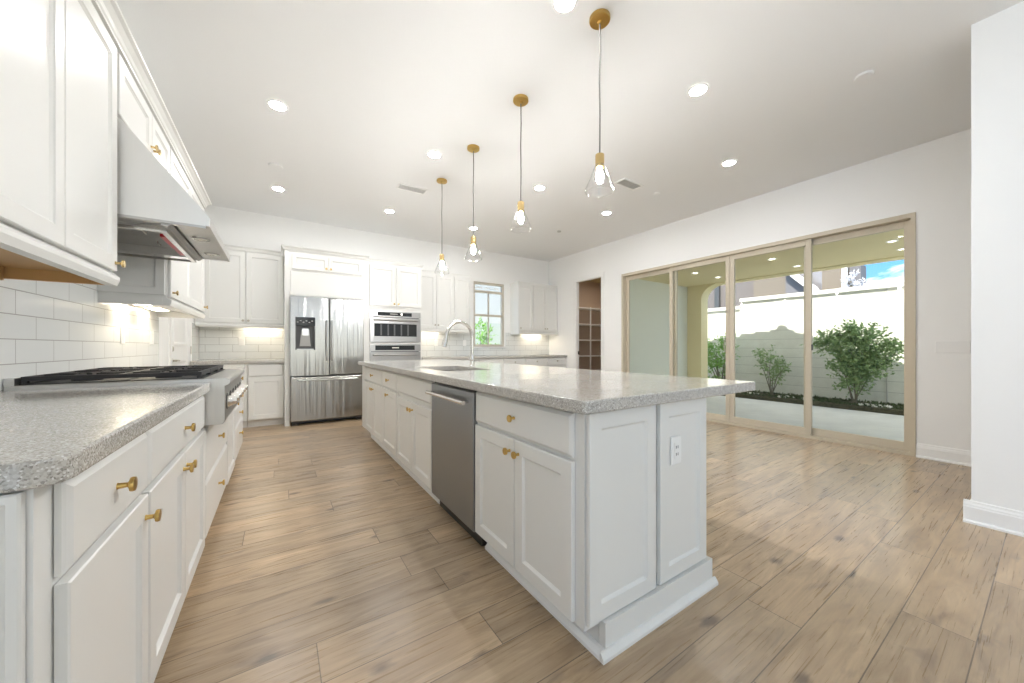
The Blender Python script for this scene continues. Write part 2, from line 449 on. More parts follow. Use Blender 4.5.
struct(B(-4.2, XL - 0.16, -8.0, 0.5, ZC, ZC + 0.12).build('sun_block_left', TRIM), 'added slab keeping sun off the unseen living room side windows', 'roof')  # unseen slab added to stop sun entering the side openings
struct(B(XL - 0.16, 8, -8.0, YF - 0.16, ZC, ZC + 0.12).build('sun_block_front', TRIM), 'added slab keeping sun off the unseen living room windows', 'roof')  # likewise added out of view, shades the rear openings
def baseboard(name, axis, fixed, a, b_, sign, label):
    """profiled baseboard; sign = direction it projects into the room"""
    prof = [(0, 0), (0.030, 0), (0.030, 0.012), (0.016, 0.02), (0.016, 0.098), (0.013, 0.104), (0.013, 0.112), (0.008, 0.122), (0.006, 0.135), (0, 0.138)]
    m = MB()
    if axis == 'Y': m.prism([(fixed + sign * p, a, z) for p, z in prof], (0, b_ - a, 0))
    else: m.prism([(a, fixed + sign * p, z) for p, z in prof], (b_ - a, 0, 0))
    struct(m.build(name, TRIM), label, 'baseboard')
baseboard('baseboard_right', 'Y', XR, YF, S0 - 0.005, -1, 'white baseboard right of the sliding glass doors')
baseboard('baseboard_right_far', 'Y', XR, S1 + 0.005, P0 - 0.085, -1, 'white baseboard between the sliding doors and the pantry')
baseboard('baseboard_near_right', 'Y', 3.60, YF, 0.323, -1, 'white baseboard on the near wall corner')
baseboard('baseboard_near_right_end', 'X', 0.293, 3.601, 3.79, 1, 'white baseboard round the end of the near wall')
baseboard('baseboard_left', 'Y', XL, 4.60, D0 - 0.09, 1, 'white baseboard left of the side door')

# pantry opening casing
pc = MB()
pc.box(XR - 0.014, XR, P0 - 0.075, P0, 0, PH + 0.075); pc.box(XR - 0.014, XR, P1, P1 + 0.075, 0, PH + 0.075); pc.box(XR - 0.014, XR, P0, P1, PH, PH + 0.075)
pc.box(XR, XR + 0.07, P0, P0 + 0.012, 0, PH); pc.box(XR, XR + 0.07, P1 - 0.012, P1, 0, PH); pc.box(XR, XR + 0.07, P0 + 0.012, P1 - 0.012, PH - 0.012, PH)
struct(pc.build('trim_1', TRIM), 'white casing round the pantry opening', 'door casing')
sp = MB().box(XR + 0.04, XR + 0.075, P1 - 0.0155, P1 - 0.012, 0.93, 1.0).build('strike_plate', BLACK)
tag(sp, 'small dark strike plate on the far jamb of the pantry opening', 'strike plate')

# pantry room
PX0, PX1, PY0, PY1 = XR + 0.15, 7.30, 4.86, 6.53
pw = MB()
pw.box(PX0, PX1 + 0.1, PY1, PY1 + 0.15, 0, 2.75); pw.box(PX1, PX1 + 0.1, PY0 - 0.08, PY1, 0, 2.75); pw.box(PX0, PX1, PY0 - 0.08, PY0, 0, 2.75)
struct(pw.build('wall_pantry', PANTRY), 'walls inside the pantry, dim light put into their tan colour', 'wall')
struct(B(PX0, PX1 + 0.1, PY0 - 0.08, PY1 + 0.15, 2.75, 2.85).build('ceiling_pantry', PANTRYC_DIM), 'ceiling inside the pantry, shade put into its ochre colour', 'ceiling')
struct(B(XR, PX1 + 0.1, PY0 - 0.08, PY1 + 0.15, -0.12, 0).build('floor_pantry', FLOORM), 'plank floor inside the pantry', 'floor')
ps = thing('pantry_shelving', 'white pantry shelves with a centre divider seen through the doorway', 'shelves', (6.35, 6.35, 0))
for z in (0.50, 0.88, 1.27, 1.65, 2.04):
    B(PX0 + 0.005, PX1 - 0.005, 6.18, PY1 - 0.004, z - 0.025, z).build('shelf', TRIM, ps)
for x in (5.62, 6.30, 6.98):
    B(x - 0.018, x + 0.018, 6.165, 6.179, 0, 2.05).build('upright', TRIM, ps)

# ------------------------------------------------------------------ generic cabinet
class Face:
    """u along the front, v up, w out of the front"""
    def __init__(s, axis, pos): s.a = axis; s.p = pos
    def P(s, u, v, w):
        if s.a == '+X': return (s.p + w, u, v)
        if s.a == '-X': return (s.p - w, u, v)
        if s.a == '-Y': return (u, s.p - w, v)
    def box(s, m, u0, u1, v0, v1, w0, w1):
        return m.hexa([s.P(u0, v0, w0), s.P(u1, v0, w0), s.P(u1, v0, w1), s.P(u0, v0, w1), s.P(u0, v1, w0), s.P(u1, v1, w0), s.P(u1, v1, w1), s.P(u0, v1, w1)])
    def rect(s, u0, u1, v0, v1, w, i=0.0): return [s.P(u0 + i, v0 + i, w), s.P(u1 - i, v0 + i, w), s.P(u1 - i, v1 - i, w), s.P(u0 + i, v1 - i, w)]

def shaker(fc, u0, u1, v0, v1, name, parent, rail=0.058, t=0.020, w0=0.0015, material=None):
    r = min(rail, (u1 - u0) * 0.28, (v1 - v0) * 0.28)
    R = lambda w, i: fc.rect(u0, u1, v0, v1, w, i)
    m = MB().rings([R(w0, 0), R(t - 0.003, 0), R(t, 0.003), R(t, r), R(t - 0.004, r + 0.003), R(t - 0.009, r + 0.009), R(t - 0.010, r + 0.010)])
    return m.build(name, material or WHITE, parent)
def slabfront(fc, u0, u1, v0, v1, name, parent, t=0.020, w0=0.0015, material=None):
    R = lambda w, i: fc.rect(u0, u1, v0, v1, w, i)
    m = MB().rings([R(w0, 0), R(t - 0.010, 0), R(t - 0.006, 0.004), R(t, 0.013), R(t, 0.02)])
    return m.build(name, material or WHITE, parent)
def knob(fc, u, v, parent, material=BRASS, t=0.020, k=1.0):
    c = fc.P(u, v, t)
    prof = [(0.0075, 0), (0.0065, 0.003), (0.0055, 0.016), (0.009, 0.019), (0.0155, 0.021), (0.0165, 0.025), (0.0155, 0.029), (0.0, 0.0305)]
    o = MB().lathe([(r * k, h * k) for r, h in prof], c, fc.a, 16).build('knob', material, parent, smooth=True)
    return o

def cabinet(name, label, cat, fc, u0, u1, z0, z1, depth, fronts, toe=None, knobm=BRASS, body='body', g=0.0008):
    c0 = fc.P((u0 + u1) / 2, z0, -depth / 2); c0 = (c0[0], c0[1], 0 if toe is not None else z0)
    t = thing(name, label, cat, c0)
    zb = toe if toe is not None else z0
    m = MB(); fc.box(m, u0 + g, u1 - g, zb, z1, -depth, 0)
    m.build(body, WHITE, t)
    if toe is not None:
        m = MB(); fc.box(m, u0 + g, u1 - g, 0.0, zb - 0.0005, -depth, -0.07); m.build('toe_kick', WHITE, t)
    for f in fronts:
        kind, a, b_, v0, v1 = f[:5]
        if kind == 'door': o = shaker(fc, a, b_, v0, v1, 'door', t)
        elif kind == 'drawer': o = slabfront(fc, a, b_, v0, v1, 'drawer', t)
        elif kind == 'sdrawer': o = shaker(fc, a, b_, v0, v1, 'drawer', t, rail=0.045)
        elif kind == 'false': o = slabfront(fc, a, b_, v0, v1, 'false_front', t)
        elif kind == 'panel': o = shaker(fc, a, b_, v0, v1, 'panel', t)
        for kk in f[5:]: knob(fc, kk[0], kk[1], o, knobm)
    return t

CT, CB = 0.915, 0.870      # counter top / underside
TOE = 0.098
# ------------------------------------------------------------------ left run, base cabinets (front plane X = -0.325, doors out to -0.305)
FL = Face('+X', -0.325); DL = 0.613
G = 0.004
t = cabinet('base_cabinet', 'white base cabinet nearest the camera with one drawer over one door', 'cabinet', FL, 0.885, 1.40, 0, CB - 0.001, DL, [
    ('drawer', 0.942, 1.392, 0.694, 0.855, (1.16, 0.776)),
    ('door', 0.942, 1.392, 0.110, 0.680, (1.362, 0.624))], toe=TOE)
# decorated end of that cabinet, facing the viewer
FE = Face('-Y', 0.885)
shaker(FE, -0.93, -0.332, 0.110, 0.8655, 'end_panel', t, rail=0.014, t=0.016)
cabinet('base_cabinet', 'white base cabinet beside the rangetop with a wide drawer and two doors', 'cabinet', FL, 1.40, 2.305, 0, CB - 0.001, DL, [
    ('drawer', 1.408, 2.297, 0.694, 0.855, (1.85, 0.776)),
    ('door', 1.408, 1.850, 0.110, 0.680, (1.822, 0.624)),
    ('door', 1.856, 2.297, 0.110, 0.680, (1.884, 0.624))], toe=TOE)
cabinet('base_cabinet', 'white base cabinet under the rangetop with two deep drawers', 'cabinet', FL, 2.31, 3.22, 0, 0.695, DL, [
    ('drawer', 2.318, 3.212, 0.420, 0.688, (2.765, 0.555)),
    ('drawer', 2.318, 3.212, 0.125, 0.408, (2.765, 0.270))], toe=TOE)
cabinet('base_cabinet', 'white base cabinet just past the rangetop with a drawer over a door', 'cabinet', FL, 3.225, 3.75, 0, CB - 0.001, DL, [
    ('drawer', 3.233, 3.742, 0.694, 0.855, (3.49, 0.776)),
    ('door', 3.233, 3.742, 0.110, 0.680, (3.71, 0.624))], toe=TOE)
cabinet('base_cabinet', 'white four drawer base cabinet at the far end of the range wall', 'cabinet', FL, 3.75, 4.50, 0, CB - 0.001, DL, [
    ('drawer', 3.758, 4.492, 0.735, 0.855, (4.12, 0.80)),
    ('drawer', 3.758, 4.492, 0.575, 0.723, (4.12, 0.645)),
    ('drawer', 3.758, 4.492, 0.415, 0.563, (4.12, 0.490)),
    ('drawer', 3.758, 4.492, 0.125, 0.403, (4.12, 0.300))], toe=TOE)

def rounded(x0, x1, y0, y1, r, corners):
    """corners: set of 'ne','nw','se','sw' that are rounded (n = +y, e = +x)"""
    out = []
    for key, cx, cy, a0 in (('sw', x0, y0, PI), ('se', x1, y0, 1.5 * PI), ('ne', x1, y1, 0), ('nw', x0, y1, 0.5 * PI)):
        if key in corners:
            ox = cx + (r if 'w' in key else -r); oy = cy + (r if 's' in key else -r)
            for k in range(7):
                a = a0 + k * PI / 12
                out.append((ox + r * math.cos(a), oy + r * math.sin(a)))
        else: out.append((cx, cy))
    return out
XW = XL + 0.012            # face of the tile
def counter(name, label, outline, holes=[], z0=CB, z1=CT):
    o = MB().slab(outline, holes, z0, z1).build(name, QUARTZ, bevel=0.006)
    tag(o, label, 'countertop'); return o
counter('countertop', 'grey speckled quartz countertop in the near left foreground', rounded(XW + 0.001, -0.285, 0.862, 2.308, 0.045, {'se'}))
counter('countertop', 'short grey speckled quartz countertop past the rangetop on the left wall', rounded(XW + 0.001, -0.285, 3.222, 4.52, 0.02, {'ne'}))

# tile
def tiles(name, label, b6, m):
    o = B(*b6).build(name, m); tag(o, label, 'backsplash'); return o
tiles('tile_backsplash', 'white subway tile backsplash behind the rangetop', (XL + 0.0005, XW - 0.0005, 0.86, 4.54, CT - 0.04, 1.70), TILE_L)
tiles('tile_backsplash', 'white subway tile backsplash left of the refrigerator', (-0.925, 0.061, YB - 0.012, YB - 0.0005, CT + 0.001, 1.40), TILE_B)
o = MB(); o.box(2.035, WX0 - 0.03, YB - 0.012, YB - 0.0005, CT + 0.001, 1.40); o.box(WX0 - 0.03, WX1 + 0.03, YB - 0.012, YB - 0.0005, CT + 0.001, WZ0 - 0.03); o.box(WX1 + 0.03, XR - 0.002, YB - 0.012, YB - 0.0005, CT + 0.001, 1.40)
tag(o.build('tile_backsplash', TILE_B), 'white subway tile backsplash under the small back window', 'backsplash')
tiles('tile_backsplash', 'narrow white subway tile return on the side wall by the back counter', (XL + 0.0005, XW - 0.0005, D1 + 0.09, YB - 0.002, CT + 0.001, 1.40), TILE_L)

# ------------------------------------------------------------------ left run, upper cabinets (box front -0.62, doors to -0.60)
FU = Face('+X', -0.62); DU = 0.319
UZ0, UZ1, DZ0, DZ1 = 1.415, 2.43, 1.425, 2.412
def upper(name, label, fc, u0, u1, depth, fronts, z0=UZ0, z1=UZ1, knobm=BRASSL):
    return cabinet(name, label, 'cabinet', fc, u0, u1, z0, z1, depth, fronts, knobm=knobm)
def under_rails(t, fc, u0, u1, depth, ends=(False, True), wood=True):
    zr = 1.362
    m = MB(); prof = [(-0.02, 1.4145), (0.010, 1.4145), (0.024, 1.400), (0.024, 1.385), (0.016, zr), (-0.02, zr)]
    pts = [fc.P(u0, v, w) for w, v in prof]; q = fc.P(u1, 0, 0); p = fc.P(u0, 0, 0)
    m.prism(pts, (q[0] - p[0], q[1] - p[1], 0)); m.build('light_rail', WHITE, t)
    if ends[1]:
        m = MB(); fc.box(m, u1 - 0.02, u1, zr, 1.4145, -depth, -0.0205); m.build('side_rail', MAPLE if wood else WHITE, t)
    if ends[0]:
        m = MB(); fc.box(m, u0, u0 + 0.02, zr, 1.4145, -depth, -0.0205); m.build('side_rail', WHITE, t)
    if wood:
        m = MB(); fc.box(m, u0 + 0.022, u1 - 0.022, 1.405, 1.4145, -depth + 0.022, -0.021); m.build('bottom_panel', MAPLE, t)
        m = MB(); fc.box(m, u0 + 0.022, u1 - 0.03, 1.352, 1.4040, -depth + 0.0115, -depth + 0.034); m.build('hanging_rail', MAPLE, t)
t = upper('wall_cabinet', 'large white two door wall cabinet filling the upper left corner', FU, 0.88, 2.295, DU, [
    ('door', 0.905, 1.355, DZ0, DZ1), ('door', 1.362, 1.817, DZ0, DZ1), ('door', 1.823, 2.282, DZ0, DZ1, (2.258, 1.458))])
under_rails(t, FU, 0.88, 2.295, DU, ends=(False, True))
t = upper('wall_cabinet', 'short white two door wall cabinet above the range hood', FU, 2.30, 3.205, DU, [
    ('door', 2.31, 2.798, 2.14, DZ1, (2.775, 2.210)), ('door', 2.804, 3.195, 2.14, DZ1, (2.828, 2.210))], z0=2.125)
t = upper('wall_cabinet', 'white two door wall cabinet past the range hood', FU, 3.21, 4.50, DU, [
    ('door', 3.225, 3.852, DZ0, DZ1, (3.262, 1.455)), ('door', 3.858, 4.49, DZ0, DZ1, (4.455, 1.47))])
shaker(Face('-Y', 3.21), -0.935, -0.625, 1.43, 2.37, 'side_panel', t, rail=0.045, t=0.003 + 0.009, w0=0.0012)
under_rails(t, FU, 3.21, 4.50, DU, (True, True), wood=False)
def strip_light(x0, x1, y0, y1, z, label):
    t = thing('under_cabinet_light', label, 'light', ((x0 + x1) / 2, (y0 + y1) / 2, z))
    B(x0, x1, y0, y1, z - 0.010, z).build('housing', TRIM, t)
    B(x0 + 0.006, x1 - 0.006, y0 + 0.006, y1 - 0.006, z - 0.013, z - 0.0105).build('lens', STRIP, t)
strip_light(-0.90, -0.80, 3.45, 3.75, 1.4145, 'thin light strip under the wall cabinet past the hood, nearer of the two')
strip_light(-0.90, -0.80, 3.95, 4.25, 1.4145, 'thin light strip under the wall cabinet past the hood, farther of the two')

def crown(name, label, fc, u0, u1, depth, z=2.4305, ret=(True, True), k=1.0):
    kk = k
    prof = [(-0.03, z), (0.024, z), (0.024, z + 0.012), (0.030, z + 0.018), (0.034, z + 0.034), (0.050, z + 0.052), (0.064, z + 0.058), (0.064, z + 0.072), (-0.03, z + 0.072)]
    prof = [(a * kk if a > 0 else a, z + (b_ - z) * (0.4 + 0.6 * kk)) for a, b_ in prof]
    m = MB()
    q = fc.P(u1, 0, 0); p = fc.P(u0, 0, 0)
    a0 = 0.064 if ret[0] else 0; a1 = 0.064 if ret[1] else 0
    A = [fc.P(u0 - (max(w_, 0) if ret[0] else 0), v, w_) for w_, v in prof]; Bq = [fc.P(u1 + (max(w_, 0) if ret[1] else 0), v, w_) for w_, v in prof]
    va = [m.b.verts.new(x) for x in A]; vb = [m.b.verts.new(x) for x in Bq]; n = len(va)
    m.b.faces.new(va); m.b.faces.new(vb)
    for i in range(n): m.b.faces.new((va[i], va[(i + 1) % n], vb[(i + 1) % n], vb[i]))
    for k, uu, sg in ((0, u0, -1), (1, u1, 1)):
        if ret[k]:
            A = [fc.P(uu + sg * max(w_, -0.0) if w_ > 0 else uu - sg * 0.03, v, w_ if w_ > 0 else -0.0) for w_, v in prof]
            Bq = [fc.P(uu + sg * max(w_, 0) if w_ > 0 else uu - sg * 0.03, v, -depth) for w_, v in prof]
            va = [m.b.verts.new(x) for x in A]; vb = [m.b.verts.new(x) for x in Bq]
            m.b.faces.new(va); m.b.faces.new(vb)
            for i in range(n): m.b.faces.new((va[i], va[(i + 1) % n], vb[(i + 1) % n], vb[i]))
    o = m.build(name, WHITE); tag(o, label, 'moulding'); return o
crown('crown_moulding', 'long white crown moulding on top of the left wall cabinets', FU, 0.88, 4.50, DU)

# ------------------------------------------------------------------ range hood
H0, H1, HZ = 2.312, 3.195, 1.690
t = thing('range_hood', 'sloped stainless range hood over the rangetop', 'range hood', (-0.62, 2.75, HZ))
side = [(XL + 0.014, HZ), (-0.29, HZ), (-0.29, HZ + 0.045), (-0.597, 2.118), (XL + 0.014, 2.118)]
MB().prism([(x, H0, z) for x, z in side], (0, 0.012, 0)).build('side_panel', HOODM, t)
MB().prism([(x, H1 - 0.012, z) for x, z in side], (0, 0.012, 0)).build('side_panel', HOODM, t)
MB().prism([(-0.29, H0 + 0.0125, HZ), (-0.29, H0 + 0.0125, HZ + 0.045), (-0.302, H0 + 0.0125, HZ + 0.045), (-0.302, H0 + 0.0125, HZ)], (0, H1 - H0 - 0.025, 0)).build('front_lip', STEEL, t)
MB().prism([(-0.2905, H0 + 0.0125, HZ + 0.0455), (-0.597, H0 + 0.0125, 2.117), (-0.612, H0 + 0.0125, 2.117), (-0.305, H0 + 0.0125, HZ + 0.0455)], (0, H1 - H0 - 0.025, 0)).build('front_panel', HOODM, t)
lp = B(-0.430, -0.3025, H0 + 0.0125, H1 - 0.0125, HZ + 0.004, HZ + 0.010).build('light_panel', STEEL, t)
for y in (2.62, 3.00):
    l = MB().lathe([(0.040, 0), (0.040, 0.005), (0.030, 0.005), (0.028, 0.002), (0.0, 0.002)], (-0.365, y, HZ + 0.0035), '-Z', 24, closed=True).build('lamp_ring', CHROME, lp, smooth=True)
    MB().lathe([(0.027, 0), (0.0, 0.001)], (-0.365, y, HZ + 0.0), '-Z', 20).build('lamp_lens', LENS_OFF, l)
# square tube channel with a black plug as the shade of its hollow end
ch = MB(); 
ch.tube([(-0.452, H0 + 0.014, HZ - 0.005), (-0.452, H1 - 0.05, HZ - 0.005)], 0.021, 6)
c_ = ch.build('grease_channel', STEEL, t)
MB().tube([(-0.452, H1 - 0.0499, HZ - 0.005), (-0.452, H1 - 0.047, HZ - 0.005)], 0.015, 6).build('channel_end_shade', BLACK, c_)
B(XL + 0.014, -0.475, H0 + 0.0125, H1 - 0.0125, 1.772, 1.780).build('inner_panel', STEEL, t)
for k in range(3):
    y0 = H0 + 0.02 + k * 0.285
    m = MB()
    fr = 0.016
    x0, x1, y1 = -0.90, -0.48, y0 + 0.275
    m.box(x0, x1, y0, y0 + fr, 1.735, 1.765); m.box(x0, x1, y1 - fr, y1, 1.735, 1.765)
    m.box(x0, x0 + fr, y0 + fr, y1 - fr, 1.735, 1.765); m.box(x1 - fr, x1, y0 + fr, y1 - fr, 1.735, 1.765)
    for j in range(8):
        yy = y0 + fr + 0.006 + j * 0.031
        m.prism([(x0 + fr, yy, 1.737), (x0 + fr, yy + 0.020, 1.737), (x0 + fr, yy + 0.026, 1.758), (x0 + fr, yy - 0.004, 1.758)], (x1 - x0 - 2 * fr, 0, 0))
    f = m.build('baffle_filter', STEEL, t)
    MB().tube([(-0.62, y0 + 0.10, 1.734), (-0.62, y0 + 0.10, 1.722), (-0.62, y0 + 0.17, 1.722), (-0.62, y0 + 0.17, 1.734)], 0.004, 8).build('filter_handle', CHROME, f)
fx0, fx1, fy0, fy1, fz = -0.925, -0.462, 2.40, 3.15, 1.652
ff = MB(); ff.box(fx0, fx1, fy0, fy0 + 0.014, fz, fz + 0.014); ff.box(fx0, fx1, fy1 - 0.014, fy1, fz, fz + 0.014); ff.box(fx1 - 0.022, fx1, fy0 + 0.014, fy1 - 0.014, fz, fz + 0.014)
ff.box(fx1 - 0.014, fx1 - 0.004, fy0 + 0.05, fy0 + 0.06, fz + 0.014, 1.735); ff.box(fx1 - 0.014, fx1 - 0.004, fy1 - 0.06, fy1 - 0.05, fz + 0.014, 1.735); ff.box(fx0, fx0 + 0.01, fy0 + 0.05, fy0 + 0.06, fz + 0.014, 1.735)
f = ff.build('filter_frame', CHROME, t)
B(fx1 - 0.046, fx1 - 0.0225, 2.50, 2.95, fz + 0.001, fz + 0.016).build('red_film_strip', RED, f)['label'] = 'red plastic film strip'
MB().box(XL + 0.014, -0.305, H0 - 0.001, H0 + 0.03, HZ - 0.012, HZ - 0.0005).build('lower_flange', STEEL, t)

# ------------------------------------------------------------------ rangetop
R0, R1 = 2.3125, 3.2175
t = thing('rangetop', 'stainless gas rangetop with black grates and front knobs', 'stove', (-0.6, 2.765, 0.70))
MB().prism([(XW + 0.002, R0, 0.70), (-0.238, R0, 0.70), (-0.230, R0, 0.715), (-0.230, R0, 0.893), (-0.213, R0, 0.900), (-0.207, R0, 0.912), (-0.213, R0, 0.926), (-0.228, R0, 0.932), (XW + 0.002, R0, 0.932)], (0, R1 - R0, 0)).build('body', STEEL, t, bevel=0.002)
B(-0.905, -0.315, R0 + 0.03, R1 - 0.03, 0.9325, 0.936).build('burner_pan', BLACK, t)
MB().box(XW + 0.002, XW + 0.03, R0, R1, 0.9325, 0.962).build('back_trim', STEEL, t)
for k in range(3):
    m = MB(); y0 = R0 + 0.035 + k * 0.2815; y1 = y0 + 0.272; x0, x1 = -0.895, -0.325; r = 0.0085; za, zb = 0.948, 0.966
    for yy in (y0, y1 - 2 * r): m.box(x0, x1, yy, yy + 2 * r, za, zb)
    for xx in (x0, (x0 + x1) / 2 - r, x1 - 2 * r): m.box(xx, xx + 2 * r, y0 + 2 * r, y1 - 2 * r, za, zb)
    for cx in (-0.75, -0.47):
        cy = (y0 + y1) / 2
        for s_ in (-1, 1):
            m.box(cx - 0.006, cx + 0.006, min(cy + s_ * 0.03, cy + s_ * 0.12), max(cy + s_ * 0.03, cy + s_ * 0.12), za + 0.003, zb + 0.002)
        m.box(cx - 0.13, cx - 0.03, cy - 0.006, cy + 0.006, za + 0.003, zb + 0.002); m.box(cx + 0.03, cx + 0.125, cy - 0.006, cy + 0.006, za + 0.003, zb + 0.002)
    for xx in (x0, x1 - 2 * r):
        for yy in (y0, y1 - 2 * r): m.box(xx, xx + 2 * r, yy, yy + 2 * r, 0.9365, za)
    m.build('grate', IRON, t)
    for cx in (-0.75, -0.47):
        MB().lathe([(0.05, 0), (0.05, 0.008), (0.038, 0.010), (0.036, 0.018), (0.0, 0.020)], (cx, (y0 + y1) / 2, 0.9362), 'Z', 20).build('burner', IRON, t, smooth=True)
for k in range(6):
    y = R0 + 0.085 + k * 0.147
    kb = MB().lathe([(0.034, 0), (0.034, 0.006), (0.029, 0.008), (0.026, 0.018), (0.019, 0.030), (0.018, 0.042), (0.0, 0.044)], (-0.2298, y, 0.805), 'X', 24).build('control_knob', CHROME, t, smooth=True)
    MB().lathe([(0.041, 0), (0.041, 0.003), (0.0345, 0.0035), (0.0345, 0.0)], (-0.2298, y, 0.805), 'X', 24, closed=True).build('bezel', BLACK, kb, smooth=True)

# ------------------------------------------------------------------ side door in the left wall
t = thing('door_2', 'white side door with lever handle on the left wall', 'door', (XL - 0.05, 5.475, 0)); tag(t, kind='structure')
FD = Face('+X', XL - 0.008)
MB().box(XL - 0.05, XL - 0.009, D0 + 0.022, D1 - 0.022, 0.008, DH - 0.022).build('door_leaf', TRIM, t)
for v0, v1 in ((0.15, 0.95), (1.10, 1.90)): shaker(FD, D0 + 0.12, D1 - 0.12, v0, v1, 'door_panel', t, rail=0.03, t=0.010, w0=-0.0005, material=TRIM)
m = MB()
m.box(XL, XL + 0.016, D0 - 0.075, D0, 0, DH + 0.075); m.box(XL, XL + 0.016, D1, D1 + 0.075, 0, DH + 0.075); m.box(XL, XL + 0.016, D0, D1, DH, DH + 0.075)
m.box(XL - 0.15, XL, D0, D0 + 0.02, 0, DH); m.box(XL - 0.15, XL, D1 - 0.02, D1, 0, DH); m.box(XL - 0.15, XL, D0 + 0.02, D1 - 0.02, DH - 0.02, DH)
m.build('casing', TRIM, t)
hd = MB().lathe([(0.028, 0), (0.028, 0.008), (0.010, 0.010), (0.010, 0.045), (0, 0.046)], (XL - 0.0085, D0 + 0.09, 0.945), 'X', 16).tube([(XL + 0.032, D0 + 0.088, 0.945), (XL + 0.032, D0 + 0.21, 0.942)], 0.009, 8).build('lever_handle', NICKEL, t, smooth=True)
MB().lathe([(0.028, 0), (0.028, 0.012), (0.022, 0.016), (0, 0.016)], (XL - 0.0085, D0 + 0.09, 1.07), 'X', 16).build('deadbolt', NICKEL, t, smooth=True)
for z in (0.3, 1.05, 1.8): MB().box(XL + 0.0165, XL + 0.022, D1 - 0.008, D1 + 0.01, z - 0.05, z + 0.05).build('hinge', NICKEL, t)

# ------------------------------------------------------------------ back wall left: base and uppers
FB = Face('-Y', 5.93); DB = YB - 5.93 - 0.003
cabinet('base_cabinet', 'white base cabinet left of the refrigerator with blank drawer front over one door', 'cabinet', FB, -0.355, 0.061, 0, CB - 0.001, DB, [
    ('drawer', -0.345, 0.052, 0.694, 0.855), ('door', -0.345, 0.052, 0.110, 0.680)], toe=TOE)
cabinet('base_cabinet', 'white corner base cabinet beyond the side door at the back left', 'cabinet', FB, -0.935, -0.358, 0, CB - 0.001, DB, [
    ('drawer', -0.92, -0.385, 0.694, 0.855), ('door', -0.92, -0.385, 0.110, 0.680)], toe=TOE)
counter('countertop', 'small grey quartz countertop left of the refrigerator', rounded(-0.926, 0.061, 5.885, YB - 0.001, 0.01, set()))
FBU = Face('-Y', 6.22); DBU = YB - 6.22 - 0.002
t = upper('wall_cabinet', 'white two door wall cabinet left of the refrigerator', FBU, -0.925, 0.061, DBU, [
    ('door', -0.84, -0.392, DZ0, DZ1, (-0.418, 1.458)), ('door', -0.385, 0.050, DZ0, DZ1, (-0.358, 1.458))], knobm=NICKEL)
under_rails(t, FBU, -0.925, 0.061, DBU, (False, False), wood=False)
crown('crown_moulding', 'short white crown moulding left of the refrigerator surround', FBU, -0.925, 0.030, DBU, ret=(False, False), k=0.6)
strip_light(-0.42, -0.02, 6.40, 6.48, 1.4145, 'thin light strip under the wall cabinet left of the refrigerator')

# ------------------------------------------------------------------ refrigerator and its surround
FS = Face('-Y', 5.80)
t = thing('refrigerator_surround', 'tall white cabinet frame enclosing the refrigerator with two small doors on top', 'cabinet', (0.6, 6.15, 0))
B(0.063, 0.124, 5.80, YB - 0.002, 0, 2.43).build('side_panel', WHITE, t)
B(1.079, 1.160, 5.80, YB - 0.002, 0, 2.43).build('side_panel', WHITE, t)
B(0.1245, 1.0785, 5.80, YB - 0.002, 1.800, 2.43).build('body', WHITE, t)
for a, b_, ku in ((0.150, 0.598, 0.572), (0.604, 1.052, 0.630)):
    o = shaker(FS, a, b_, 2.175, 2.385, 'door', t, rail=0.045); knob(FS, ku, 2.215, o, BRASSL)
slabfront(FS, 0.127, 1.076, 1.803, 2.150, 'filler_panel', t, t=0.008)
crown('crown_moulding', 'white crown moulding over the refrigerator', Face('-Y', 5.80), 0.063, 1.160, 0.35, ret=(True, False), k=0.62)

t = thing('refrigerator', 'stainless french door refrigerator with water dispenser and bottom freezer', 'refrigerator', (0.60, 6.12, 0))
FF = Face('-Y', 5.785)
B(0.145, 1.060, 5.785, 6.50, 0.035, 1.775).build('body', DGREY, t)
def fdoor(u0, u1, v0, v1, name, hole=None):
    m = MB()
    if hole is None:
        R = lambda w_, i: FF.rect(u0, u1, v0, v1, w_, i)
        m.rings([R(0.002, 0), R(0.050, 0), R(0.058, 0.004), R(0.062, 0.012)])
    else:
        h0, h1, k0, k1 = hole
        for a, b_, c, d in ((u0, h0, v0, v1), (h1, u1, v0, v1), (h0, h1, v0, k0), (h0, h1, k1, v1)): FF.box(m, a, b_, c, d, 0.002, 0.062)
    return m.build(name, FRSTEEL, t)
dl = fdoor(0.130, 0.600, 0.690, 1.792, 'door', (0.188, 0.428, 1.05, 1.505))
dr = fdoor(0.607, 1.073, 0.690, 1.792, 'door')
fz = fdoor(0.130, 1.073, 0.062, 0.672, 'freezer_drawer')
for u, d_ in ((0.572, dl), (0.635, dr)):
    MB().tube([FF.P(u, 0.90, 0.063), FF.P(u, 0.905, 0.098), FF.P(u, 1.05, 0.108), FF.P(u, 1.30, 0.108), FF.P(u, 1.46, 0.098), FF.P(u, 1.465, 0.063)], 0.0105, 8).build('handle', STEEL, d_, smooth=True)
MB().tube([FF.P(0.22, 0.628, 0.063), FF.P(0.225, 0.628, 0.098), FF.P(0.40, 0.628, 0.108), FF.P(0.80, 0.628, 0.108), FF.P(0.975, 0.628, 0.098), FF.P(0.98, 0.628, 0.063)], 0.0115, 8).build('handle', STEEL, fz, smooth=True)
dsp = MB(); FF.box(dsp, 0.1885, 0.4275, 1.385, 1.5045, 0.004, 0.063); o = dsp.build('dispenser_controls', BLKGLASS, dl)
for k in range(6):
    m = MB(); FF.box(m, 0.205 + 0.035 * k, 0.225 + 0.035 * k, 1.43 + 0.02 * (k % 2), 1.437 + 0.02 * (k % 2), 0.0632, 0.0640); m.build('button_mark', VENTGREY, o)
m = MB()
